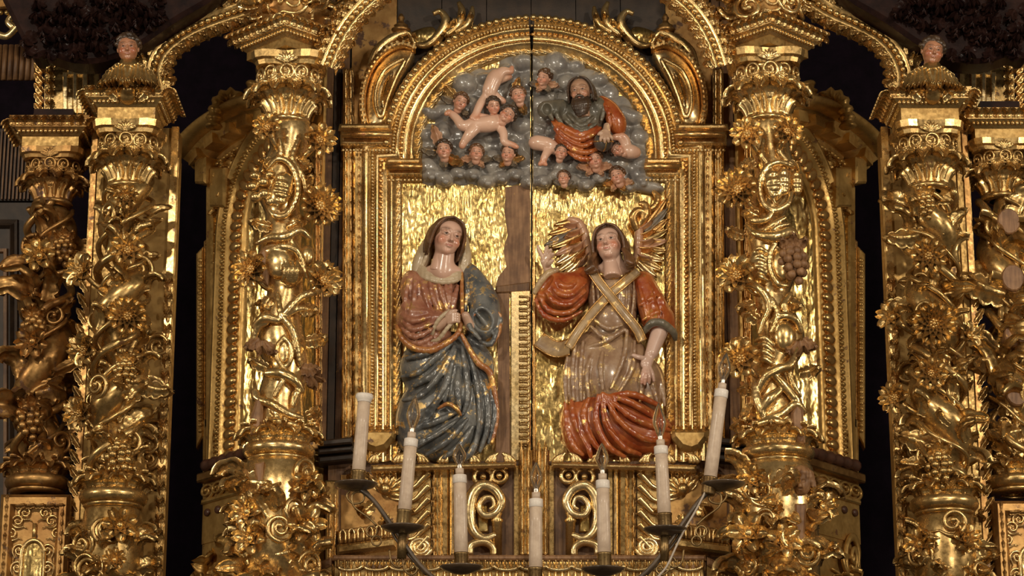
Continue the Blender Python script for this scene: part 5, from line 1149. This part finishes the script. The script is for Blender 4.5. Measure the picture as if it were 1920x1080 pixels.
wing([(1192, 490, 12), (1196, 466, 16), (1198, 442, 18), (1198, 424, 18), (1204, 404, 18)],
     [(1204, 428, 14, 1250, 372, 12, 'gold_red'), (1208, 434, 14, 1252, 392, 12, 'wing_grey'), (1210, 442, 12, 1252, 412, 12, 'gold_red'), (1206, 450, 12, 1252, 432, 12, 'gold'), (1204, 458, 11, 1250, 452, 12, 'wing_rose'), (1202, 466, 10, 1250, 472, 12, 'gold'), (1200, 474, 10, 1246, 490, 12, 'gold_pale'), (1198, 482, 9, 1242, 508, 12, 'gold'), (1196, 490, 8, 1232, 522, 12, 'gold_pale')],
     [(1200, 430, 20, 1222, 416, 11, 'wing_rose'), (1200, 442, 20, 1226, 434, 11, 'gold_red'), (1199, 454, 19, 1226, 452, 11, 'wing_rose'), (1197, 466, 18, 1224, 470, 11, 'gold_red'), (1196, 478, 17, 1220, 488, 11, 'wing_rose')], 'wing')
f = Fig(1180, 376, 1236, 430, 44, 1.4)
f.tube([(1194, 428, 20), (1188, 408, 26), (1196, 396, 30), (1206, 398, 30), (1206, 410, 30)], (8, 9, 7, 6, 4), 3); f.tube([(1202, 420, 22), (1212, 402, 28), (1210, 384, 28), (1200, 382, 26)], (7, 8, 6, 4), 3)
f.tube([(1212, 396, 20), (1228, 386, 20), (1234, 370, 18), (1226, 360, 16)], (5, 6, 6, 4), 2); part('wing_crest', f.mesh(), 'gold_red', an)
# ---------------------------------------------------------------- clouds, the bearded figure and the children
cl = empty('carved_cloud_bank', G(1000, 345, 0), 'grey carved cloud bank filling the arch above the two figures', 'clouds')
rr = random.Random(11); f = Fig(786, 104, 1250, 372, 46, 1.9)
def in_arch(x, y):
    if y > 285: return 794 < x < 1206
    return ((x-1000)/203)**2+((285-y)/174)**2 < 1
for i in range(150):
    x = rr.uniform(795, 1205); y = rr.uniform(112, 335)
    if not in_arch(x, y): continue
    r = rr.uniform(12, 26); f.ell((x, y, 2), (r, r*rr.uniform(.6, .95), r*.62+6), 3)
for i in range(16):
    t = i/15; x = 806+t*398
    y = 330+8*math.sin(i*1.9)+(14*t); 
    f.ell((x, y, 6), (18, 13, 22), 2); f.ell((x+3, y+2, 24), (7, 6, 6), 3)
for (x, y, r) in ((1222, 352, 20), (1205, 350, 18), (1236, 356, 10), (800, 210, 12), (812, 215, 18), (826, 330, 20)): f.ell((x, y, 6), (r, r*.6, 18), 3)
for i in range(14):
    for j in range(9):
        x = 808+i*30; y = 122+j*26
        if in_arch(x, y): f.ell((x, y, -4), (24, 22, 13), 4)
f.s.ell(G(997, 235, 20), (2.6, 90, 260), 1, cut=True)
sl = slice(None); V, Q = f.mesh(); part('clouds', (V, Q), 'cloud', cl)
# bearded figure
gf = empty('carved_bearded_man', G(1095, 300, 20), 'painted relief of a bearded man in orange mantle holding a globe', 'statue')
head('father', 1089, 172, 58, 27, -14, -8, -4, gf)
f = Fig(1008, 170, 1180, 305, 78, 1.5)
f.ell((1088, 222, 18), (48, 40, 34), 8); f.cap((1050, 205, 30), (1024, 206, 46), 20, 17, 6); f.ell((1120, 205, 24), (26, 24, 26), 6)
for pts in (((1050, 190, 44), (1044, 215, 52), (1054, 232, 48)), ((1066, 215, 48), (1090, 236, 56), (1112, 220, 50)), ((1060, 226, 46), (1090, 246, 54), (1118, 232, 48)), ((1124, 185, 40), (1132, 205, 46), (1128, 225, 46)), ((1036, 192, 50), (1030, 210, 58), (1036, 224, 54))): f.tube(pts, (3, 4.5, 3), 3)
f.ell((1026, 203, 64), (9, 12, 16), 2, cut=True); part('robe', f.mesh(), 'robe_grey', gf)
f = Fig(1015, 180, 1184, 312, 84, 1.5)
f.tube([(1128, 188, 30), (1144, 205, 34), (1156, 228, 36), (1160, 244, 34)], (9, 14, 17, 12), 6); f.ell((1090, 262, 22), (52, 34, 36), 8)
for pts in (((1036, 228, 44), (1052, 246, 56), (1084, 262, 62), (1112, 252, 58), (1126, 240, 50)), ((1040, 242, 44), (1060, 262, 56), (1090, 274, 60), (1118, 264, 54)), ((1050, 262, 44), (1074, 280, 54), (1100, 286, 54), (1126, 276, 46)), ((1064, 284, 44), (1090, 298, 48), (1116, 296, 44)), ((1126, 190, 40), (1142, 212, 52), (1144, 236, 52)), ((1138, 194, 38), (1156, 220, 46), (1160, 244, 44)), ((1040, 222, 40), (1056, 238, 50), (1076, 250, 56))): f.tube(pts, (3, 5, 5, 3), 3)
for pts in (((1040, 236, 54), (1060, 255, 62), (1088, 268, 66), (1116, 258, 60)), ((1048, 254, 54), (1070, 271, 62), (1096, 280, 62), (1122, 270, 54)), ((1136, 200, 50), (1150, 226, 56), (1152, 240, 54))): f.tube(pts, (1.5, 2.8, 1.5), 2, True)
part('mantle', f.mesh(), 'robe_red', gf)
f = Fig(1110, 230, 1160, 275, 92, 1.1)
hand(f, (1138, 236, 58), (1137, 248, 72), 8, [((1128, 256, 80), (1126, 264, 80)), ((1134, 258, 82), (1134, 267, 80)), ((1140, 258, 80), (1141, 266, 78)), ((1145, 256, 76), (1148, 262, 74))], [(1128, 248, 78), (1122, 252, 80)], 2.8)
skin_part('hand', f.s, gf, (.62, .40, .28))
gl = part('globe', sphere(G(1131, 266, 60), 18.5, 24, 16), 'orb', gf)
c = G(1131, 266, 60)
part('globe_band', tube([c+19*A(math.cos(a), math.sin(a)*.95, .25*math.sin(a)) for a in np.linspace(0, 2*math.pi, 25)[:-1]], 1.6, 6, True), 'gold_old', gl)
part('globe_band', tube([c+19*A(.3*math.cos(a), -abs(math.cos(a))*.9, math.sin(a)) for a in np.linspace(-math.pi/2, math.pi/2, 13)], 1.4, 6), 'gold_old', gl)
# winged child heads
def cherub(px, py, r, yaw, pitch, roll, label, wings=(), d=34, dark=False):
    c = empty('winged_cherub', G(px, py+r, d-10), label, 'cherub', 'winged child heads in the clouds')
    head('child', px, py, d, r, yaw, pitch, roll, c, 'child_hair_dark' if dark else None, 'face')
    for (dx, dy, a, L, mt) in wings:
        x, z = FRONT.at(px+dx, py+dy, d-10)
        w = put('wing', orn('leaf_flat', mt), FRONT.M(x, z, d-8, math.radians(a), (L*1.1, L*1.3, L*1.1), .25), c)
    return c
W2 = lambda a, b, m1='wing_rose', m2='wing_grey', L=24: ((-6, 8, -105+a, L, m1), (6, 8, 105+b, L, m2), (-4, 12, -150+a, L*.8, m2), (4, 12, 150+b, L*.8, m1))
CH = [(863, 192, 17, 15, -10, 15, 'child head with raised wing at the upper left of the clouds', ((-6, -8, -50, 30, 'gold_red'), (-10, -2, -80, 26, 'wing_grey'), (4, 14, 140, 18, 'wing_grey')), False),
      (972, 180, 17, 0, 0, -12, 'child head with wing curled above it left of the seam', ((-8, -8, 20, 26, 'gold_red'), (4, 14, 160, 26, 'gold_red'), (-4, 12, -150, 22, 'wing_grey')), False),
      (832, 282, 18, 0, -5, -6, 'child head with wings at the left end of the clouds', ((-8, -12, -20, 34, 'wing_rose'), (-14, 2, -90, 28, 'wing_grey'), (6, 12, 120, 34, 'gold_red'), (-2, 14, 170, 26, 'wing_grey')), True),
      (893, 288, 16, 5, 0, 4, 'small child head over the lowest clouds between two bigger ones', W2(0, 0), False),
      (953, 289, 17, -10, -8, 8, 'curly child head under the reaching hand', W2(10, -10, 'wing_grey', 'gold_red'), True),
      (1020, 147, 16, -20, -15, 15, 'child head at the top beside the seam', W2(0, 10, 'wing_grey', 'wing_rose'), False),
      (1115, 301, 18, 0, -5, -12, 'reddish child head below the orange mantle', W2(0, 0, 'wing_rose', 'wing_rose', 28), False),
      (1158, 331, 17, -15, 0, -14, 'child head at the lower right of the clouds', W2(-10, 0, 'gold_red', 'wing_rose'), False),
      (1057, 335, 14, -10, 5, -4, 'small hooded child head in the lowest cloud row', ((0, 8, 90, 18, 'cloud'), (0, 8, -90, 18, 'cloud')), False)]
for (x, y, r, ya, pi, ro, lab, w, dk) in CH: cherub(x, y, r, ya, pi, ro, lab, w, 34, dk)
# naked children
def putto(base, label, hd, prims, dark=True):
    p = empty('putto', G(*base), label, 'cherub', 'naked children in the clouds')
    xs = [q[0] for pr in prims for q in pr[0]]; ys = [q[1] for pr in prims for q in pr[0]]
    f = Fig(min(xs)-18, min(ys)-18, max(xs)+18, max(ys)+18, 62, 1.2)
    bl = []
    for pts, r in prims: f.tube(pts, r, 3.5, n=4); bl.append((G(*pts[-1]), 9, (.70, .26, .13)))
    skin_part('body', f.s, p, (.82, .52, .38), bl)
    x, y, d, r, ya, pi, ro = hd; head('child', x, y, d, r, ya, pi, ro, p, 'child_hair_dark' if dark else None); return p
putto((925, 215, 20), 'naked child diving head first through the clouds', (925, 199, 42, 16, 10, -20, -10),
      [(((920, 186, 34), (918, 170, 40), (926, 150, 40), (930, 142, 38)), (10, 13, 14, 12)), (((932, 146, 40), (942, 134, 40), (958, 134, 34)), (10, 8, 5)), (((930, 150, 34), (944, 146, 30), (956, 144, 22)), (9, 7, 5)),
       (((912, 178, 38), (900, 196, 44), (892, 214, 46), (886, 222, 48)), (7, 7, 6, 5)), (((926, 176, 34), (936, 186, 34), (944, 190, 30)), (7, 6, 5)), (((886, 220, 48), (892, 226, 50), (898, 222, 50)), (4, 3.5, 3)), (((958, 134, 34), (960, 126, 34)), (4, 3))])
putto((910, 262, 20), 'naked child lying across the clouds with arm stretched down', (951, 217, 46, 18, 5, 5, 35),
      [(((940, 226, 34), (920, 232, 40), (900, 234, 40), (888, 232, 38)), (12, 15, 14, 13)), (((888, 234, 40), (868, 236, 40), (856, 222, 36), (842, 210, 34)), (12, 9, 7, 5)), (((892, 238, 42), (880, 252, 46), (870, 266, 44), (866, 274, 44)), (11, 9, 6, 5)),
       (((936, 236, 36), (944, 250, 42), (946, 266, 44), (962, 272, 46)), (8, 7, 6, 5)), (((962, 272, 46), (970, 276, 46)), (4, 3)), (((842, 210, 34), (836, 214, 36)), (4, 3)), (((920, 224, 34), (906, 220, 34), (892, 216, 40)), (7, 6, 5))])
putto((1020, 305, 20), 'naked child crawling at the seam below the bearded man', (1052, 287, 44, 15, 5, 0, 12),
      [(((1044, 282, 32), (1028, 272, 36), (1010, 268, 34), (1003, 268, 30)), (9, 13, 13, 12)), (((1030, 280, 38), (1022, 292, 44), (1018, 304, 44)), (8, 6, 5)), (((1018, 304, 44), (1012, 308, 46)), (4, 3)), (((1018, 304, 44), (1024, 309, 46)), (3, 2.5))])
putto((1165, 300, 20), 'naked child lifting the globe at the right of the clouds', (1158, 282, 42, 15, -10, 10, -60),
      [(((1168, 282, 32), (1180, 284, 36), (1192, 286, 32)), (10, 13, 10)), (((1172, 272, 38), (1162, 258, 44), (1150, 258, 48)), (7, 6, 5)), (((1176, 276, 38), (1174, 262, 42), (1166, 254, 46)), (7, 6, 5))])
# cherub busts above the outer columns
for s, (x, y, lab, ro) in ((-1, (240, 92, 'praying cherub bust with folded wings above the left foliage column', -4)), (1, (1748, 98, 'cherub bust with folded wings above the right foliage column', 10))):
    d = 262; b = empty('cherub_bust', G(x, 182, d), lab, 'cherub', 'cherub busts'); pl = front(d)
    head('child_brown', x, y, d, 25, 4, -6, ro, b, 'child_hair_dark')
    f = Fig(x-42, y+10, x+42, 192, d+34, 2.0, d-30)
    f.tube([(x, y+28, d-4), (x, y+55, d), (x, 178, d)], (15, 22, 18), 6)
    for q in (-1, 1): f.tube([(x+q*20, y+34, d+4), (x+q*26, y+58, d+10), (x+q*4, y+52, d+24)], (8, 8, 6), 4)
    f.ell((x, 168, d+14), (14, 10, 12), 4); part('torso', f.mesh(), 'gold_old', b)
    for q in (-1, 1):
        for k in range(6): xx, zz = pl.at(x+q*(6+k*6), y+26+abs(k-2)*3, 26); ornament('feather', 'leaf_long', 'gold_old' if k % 2 else 'gold', pl.M(xx, zz, 26-k*3, math.pi-q*.12*(k-2), 62-k*2), b)
        xx, zz = pl.at(x+q*20, 176, 16); ornament('leaf', 'leaf_curl', 'gold', pl.M(xx, zz-6, 10, q*.9, 30), b)
# ---------------------------------------------------------------- shelf and carved base under the relief
pr_ = empty('carved_predella', G(XC, 1100, 20), 'carved gilt base panel with scrolls under the two figures', 'predella')
P = lambda L, dd=0: np.array([FRONT.at(x, y, dd) for x, y in L])
part('base_board', prism(FRONT, P([(612, 1200), (1390, 1200), (1384, 866), (616, 866)]), -60, 6), 'wood_brown', pr_, False)
def fpt(x, y, d): return FRONT.p3(*FRONT.at(x, y, d), d)
for s in (-1, 1):
    X = lambda x: x if s < 0 else 2*1001-x
    part('shelf', prism(FRONT, P([(X(x), y) for x, y in ((696, 884), (968, 876), (968, 866), (696, 872))], 44), 0, 46, 4), 'gold', pr_, False)
    for k, (xa, wv) in enumerate(((706, 1), (752, 1), (788, -1), (836, 1), (884, -1), (926, 1), (950, -1))):
        for j in range(3):
            pts = [fpt(X(xa+wv*(-14+j*7)), 868, 36), fpt(X(xa+wv*(-8+j*5)), 858-j*1, 38), fpt(X(xa+wv*(2+j*3)), 851-j, 38)]
            part('shelf_scroll', tube(smooth_path(pts, 4), [5, 5, 5, 4.5, 4, 4, 3.5, 3, 3], 7), 'gold', pr_)
    # leaf pilaster by the seam
    part('pilaster_back', prism(FRONT, P([(X(972), 1045), (X(998), 1045), (X(998), 848), (X(972), 848)]), 0, 22, 3), 'gold_old', pr_, False)
    for k in range(5):
        for dx in (-6, 6):
            x, z = FRONT.at(X(985)+dx, 1040-k*40, 26); ornament('leaf', 'tongue', 'gold', FRONT.M(x, z, 24, 0, (22, 34, 46)), pr_)
    # framed C-scroll panel
    part('panel_frame', moulding(FRONT, P([(X(858), 1045), (X(858), 880), (X(968), 880), (X(968), 1045)]), [(6, 0), (4, 14), (-4, 14), (-6, 0)]), 'gold_old', pr_, False)
    C = smooth_path([fpt(X(x), y, 26) for x, y in ((918, 955), (926, 948), (922, 934), (908, 934), (898, 950), (908, 966), (930, 962), (940, 940), (928, 918), (904, 910), (886, 928), (880, 964), (888, 996), (908, 1010), (930, 1002))], 5)
    part('c_scroll', tube(C, np.interp(np.linspace(0, 1, len(C)), [0, .3, .75, 1], [3, 6, 12, 6]), 9, flat=.8), 'gold_pale', pr_)
    for (x, y, r) in ((906, 894, 17), (936, 892, 14)):
        part('scroll_eye', join([tube([fpt(X(x)+r*math.cos(a), y+r*.9*math.sin(a), 18) for a in np.linspace(0, 2*math.pi, 17)[:-1]], 5, 7, True), sphere(fpt(X(x), y, 22), 6, 8, 6)]), 'gold', pr_)
    part('scroll_ground', prism(FRONT, P([(X(896), 1000), (X(916), 1000), (X(914), 950), (X(896), 945)]), 0, 12, 2), 'gold_panel', pr_, False)
    C = smooth_path([fpt(X(x), y, 24) for x, y in ((880, 1040), (884, 1022), (908, 1016), (924, 1026), (926, 1042))], 5); part('lower_scroll', tube(C, 8, 9), 'gold_pale', pr_)
    C = lathe([(0, 0), (9, 0), (9, 60), (12, 64), (7, 70), (10, 78), (6, 86), (0, 88)], 12, tuple(fpt(X(932), 1042, 22))); part('baluster', C, 'gold_old', pr_)
    # imbricated strip
    part('strip_back', prism(FRONT, P([(X(810), 1045), (X(842), 1045), (X(842), 880), (X(810), 880)]), 0, 16, 3), 'gold_old', pr_, False)
    for k in range(7):
        for dx in (-6, 6):
            x, z = FRONT.at(X(820)+dx, 884+k*24, 20); ornament('leaf', 'tongue', 'gold', FRONT.M(x, z, 20, math.pi, (17, 30, 30)), pr_)
    part('fillet', prism(FRONT, P([(X(844), 1045), (X(852), 1045), (X(852), 880), (X(844), 880)]), 0, 24, 3), 'gold_pale', pr_, False)
    # chevron leaf column with volute foot
    part('chevron_back', prism(FRONT, P([(X(768), 1045), (X(808), 1045), (X(808), 882), (X(768), 882)]), 0, 14), 'gold_old', pr_, False)
    for k in range(6):
        y = 886+k*24; C = smooth_path([fpt(X(x), yy, 20) for x, yy in ((764, y+30), (778, y+26), (792, y+12), (804, y))], 5); part('chevron_leaf', tube(C, np.linspace(3, 8, len(C)), 8), 'gold', pr_)
    n = 44; C = [fpt(X(788)+(22-20*t/n)*math.cos(t*.42)*(-s), 1026+(20-18*t/n)*math.sin(t*.42), 22) for t in range(n)]; part('volute', tube(C, np.linspace(5, 3, n), 7), 'gold_pale', pr_)
    # side block with shell, drape and little arcade
    part('side_block', prism(FRONT, P([(X(640), 1045), (X(764), 1045), (X(764), 892), (X(640), 892)]), 0, 8), 'gold_dark', pr_, False)
    x, z = FRONT.at(X(722), 925, 12); sh = ornament('shell', 'shell', 'gold', FRONT.M(x, z, 10, s*-.5, 44), pr_); ornament('shell_knob', 'bead', 'gold_old', FRONT.M(x, z+6, 22, 0, 12), pr_)
    for (xx, yy, rt, L) in ((690, 900, -1.2, 50), (745, 900, 1.0, 44), (700, 945, -2.2, 46), (750, 945, 2.4, 44), (722, 965, 3.1, 40)):
        x, z = FRONT.at(X(xx), yy, 10); ornament('leaf', 'leaf_curl', 'gold_old', FRONT.M(x, z, 10, rt*(-s), L), pr_)
    part('arcade_base', prism(FRONT, P([(X(x), y) for x, y in ((632, 1040), (742, 1026), (742, 1008), (632, 1022))], 40), 0, 46, 4), 'gold_old', pr_, False)
    for k in range(6):
        xx = 642+k*17; yy = 1016-k*2.1
        C = smooth_path([fpt(X(x), y, 40) for x, y in ((xx-5, yy+2), (xx-5, yy-16), (xx, yy-22), (xx+5, yy-16), (xx+5, yy+2))], 3); part('little_arch', tube(C, 2.6, 6), 'gold', pr_)
    part('arcade_back', prism(FRONT, P([(X(x), y) for x, y in ((634, 1022), (742, 1008), (742, 980), (634, 994))], 30), 0, 32, 2), 'gold_dark', pr_, False)
    # outer leaf strips
    for (xa, xb) in ((612, 636),):
        part('outer_strip', prism(FRONT, P([(X(xa), 1190), (X(xb), 1190), (X(xb), 905), (X(xa), 905)]), 0, 24, 3), 'gold_old', pr_, False)
        for k in range(6):
            for dx in (-5, 5): x, z = FRONT.at(X((xa+xb)/2)+dx, 925+k*32, 26); ornament('leaf', 'tongue', 'gold', FRONT.M(x, z, 24, math.pi, (18, 30, 40)), pr_)
    # dark cornice return between frame and column
    for k, (ya, yb, dd) in enumerate(((838, 850, 60), (852, 862, 50), (864, 876, 38))):
        part('dark_return', prism(FRONT, P([(X(600), yb), (X(664), yb-6), (X(664), ya-6), (X(600), ya)]), -30, dd, 3), 'wood_dark', pr_, False)
# stepped front board with scalloped cloth
lb = empty('scalloped_altar_step', G(XC, 1200, 110), 'gilt step with scalloped valance along the bottom edge', 'step'); pl = front(110)
q = lambda L: np.array([pl.at(x, y) for x, y in L])
part('step_board', prism(pl, q([(625, 1200), (1322, 1200), (1318, 1046), (628, 1046)]), -100, 0), 'gold_old', lb, False)
part('step_top', prism(pl, q([(622, 1052), (1324, 1052), (1322, 1042), (625, 1042)]), -100, 10, 3), 'wood_raw', lb, False)
for k in range(58): x, z = pl.at(634+k*12, 1053, 8); ornament('dentil', 'tongue', 'gold', pl.M(x, z+3, 8, math.pi, (15, 20, 14)), lb)
for k in range(14):
    xa = 632+k*49; C = [pl.p3(*pl.at(xa+24+24*math.cos(a), 1060+9*math.sin(a), 6), 6) for a in np.linspace(0, math.pi, 11)]; part('scallop', tube(C, 3.5, 7), 'gold_pale', lb)
    part('scallop_field', prism(pl, q([(xa+24+23*math.cos(a), 1060+9*math.sin(a)) for a in np.linspace(0, math.pi, 11)]), 0, 4), 'wood_raw' if k % 3 == 1 else 'gold_old', lb, False)
    for j in range(4): x, z = pl.at(xa+6+j*12, 1072, 2); ornament('fringe_leaf', 'tongue', 'gold', pl.M(x, z, 2, math.pi, (20, 24, 40)), lb)
for s in (-1, 1):
    X = lambda x: x if s < 0 else 1947-x
    part('slanted_rail', prism(pl, q([(X(x), y) for x, y in ((622, 1046), (622, 1062), (540, 1100), (530, 1088))]), -20, 14, 4), 'wood_raw', lb, False)
    part('slanted_field', prism(pl, q([(X(x), y) for x, y in ((622, 1062), (622, 1200), (530, 1200), (534, 1100))]), -20, 4), 'gold_old', lb, False)
    for (x, y, r) in ((600, 1082, .5), (575, 1098, -.6)): a, b = pl.at(X(x), y, 4); ornament('tendril', 'scroll', 'gold', pl.M(a, b-10, 6, r, 26), lb)
# ---------------------------------------------------------------- candelabrum and its seven electric candles
CD = 380
ca = empty('candelabrum', G(1003, 1240, CD), 'dark iron candelabrum with drip pans and curled branches', 'candelabrum')
g = lambda x, y, dd=0: G(x, y, CD+dd)
part('stem', lathe([(0, 0), (40, 0), (40, 8), (12, 20), (9, 60), (14, 70), (9, 80), (9, 200), (0, 200)], 16, tuple(g(1003, 1400))), 'iron', ca)
for s in (-1, 1):
    X = lambda x: x if s < 0 else 2*1006-x
    part('branch', tube(smooth_path([g(X(x), y) for x, y in ((1000, 1185), (900, 1140), (800, 1072), (735, 985), (700, 938), (672, 915))], 6), 4.0, 8), 'iron', ca)
    part('branch', tube(smooth_path([g(X(x), y, -6) for x, y in ((800, 1078), (770, 1045), (742, 1010), (720, 968), (690, 925), (668, 905))], 6), 2.6, 8), 'iron', ca)
    part('curl', tube(smooth_path([g(X(x), y, -4) for x, y in ((660, 916), (650, 930), (662, 944), (680, 940), (682, 926), (670, 922), (660, 930), (664, 950), (690, 970), (706, 985))], 5), 1.8, 7), 'brass', ca)
    for (x, y, r) in ((697, 996, 10), (706, 1014, 9)): part('ring', tube([g(X(x)+r*math.cos(a), y+r*math.sin(a), -4) for a in np.linspace(0, 2*math.pi, 17)[:-1]], 1.6, 6, True), 'brass', ca)
    for (x, y) in ((748, 1060), (772, 1074)):
        part('curl', tube(smooth_path([g(X(x), y, -4) for x, y in ((x-18, y-30), (x-14, y-6), (x, y+4), (x+10, y-6), (x+2, y-14), (x-4, y-6))], 5), 1.8, 7), 'brass', ca)
LAB = ['leftmost ivory candle without a bulb, torn paper on top', 'ivory electric candle second from the left, in front of the blue mantle', 'ivory electric candle third from the left, before the C scroll', 'centre ivory electric candle, lowest of the seven', 'ivory electric candle third from the right, before the C scroll', 'ivory electric candle second from the right, below the red skirt', 'rightmost ivory electric candle, tallest and leaning outward']
# (base x, base y of the wax, top x, top y, pan x, pan y, bulb top y or 0)
CN = [(672, 888, 683, 750, 667, 914, 0), (758, 962, 771, 824, 755, 995, 742), (865, 1042, 862, 892, 865, 1070, 832), (1004, 1070, 1005, 937, 1004, 1098, 866), (1133, 1042, 1130, 902, 1131, 1074, 830), (1246, 968, 1239, 838, 1247, 999, 755), (1331, 900, 1353, 732, 1356, 914, 660)]
for i, (bx, by, tx, ty, px_, py_, bt) in enumerate(CN):
    p0 = g(px_, py_)
    part('drip_pan', lathe([(0, -6), (12, -5), (30, 1), (36, 5), (37, 7), (30, 4), (10, 1), (0, 1)], 28, tuple(p0)), 'iron', ca)
    b = g(bx, by); t = g(tx, ty); dr = nrm(t-b); b0 = b-dr*26
    Mq = Vector(dr).to_track_quat('Z', 'Y').to_matrix().to_4x4()
    def lz(prof, o, seg=18):
        V, f = lathe(prof, seg); V = np.array([np.array(Mq @ Vector(v)) for v in V])+o; return V, f
    part('cup', lz([(0, 0), (11, 0), (12, 3), (12, 26), (13, 28), (13, 31), (11, 31)], b0), 'brass', ca)
    if i in (1, 5): part('support', tube([g(px_-2, py_+52), g(px_, py_+4)], 8, 10), 'brass', ca)
    Lc = np.linalg.norm(t-b)
    c = empty('electric_candle', b0+dr*6, LAB[i], 'candle', 'electric candles on the candelabrum')
    part('candle_body', lz([(0, 0), (11.2, 0), (11.4, Lc*.4), (10.9, Lc*.8), (10.8, Lc+16), (0, Lc+16)], b+dr*-2-dr*14), 'wax', c)
    if bt:
        part('paper_band', lz([(11.2, 0), (11.9, 1), (11.8, 13), (11, 14)], t-dr*13), 'tape', c); part('socket', lz([(0, 0), (7.2, 0), (7.2, 12), (0, 12)], t), 'wax', c)
        part('screw_cap', lz([(4.5, 0), (5, 2), (4.4, 4), (5, 6), (4.4, 8), (4.5, 10), (0, 10)], t+dr*10), 'steel', c)
        hb = np.linalg.norm(g(tx, bt)-t)-18
        bu = part('bulb', lz([(4.4, 0), (7.5, hb*.14), (11, hb*.32), (11.8, hb*.42), (10.5, hb*.58), (7, hb*.76), (3.5, hb*.9), (1, hb*.98), (0, hb), (0, hb-1), (.7, hb*.98-1), (2.8, hb*.88), (6.2, hb*.75), (9.7, hb*.58), (11, hb*.42), (10.2, hb*.32), (6.8, hb*.15), (3.7, .3)], t+dr*18, 24), 'glass', c)
        part('filament', tube([t+dr*19, t+dr*(18+hb*.4)+A(-2.5, 0, 0), t+dr*(18+hb*.55), t+dr*(18+hb*.4)+A(2.5, 0, 0), t+dr*19], .7, 5), 'steel', c)
        part('glass_stem', lz([(2.5, 0), (2, hb*.25), (0, hb*.28)], t+dr*18, 8), 'steel', c)
    else:
        part('torn_paper', lz([(11.4, -4), (12.5, 0), (15.5, 5), (14, 10), (7, 11), (0, 10)], t), 'tape', c)
# loose wire down the right branch
part('cable', tube(smooth_path([g(x, y, 8) for x, y in ((1330, 905), (1316, 935), (1300, 965), (1285, 990), (1270, 1020), (1250, 1062), (1230, 1085))], 5), 1.8, 6), 'wire', ca)
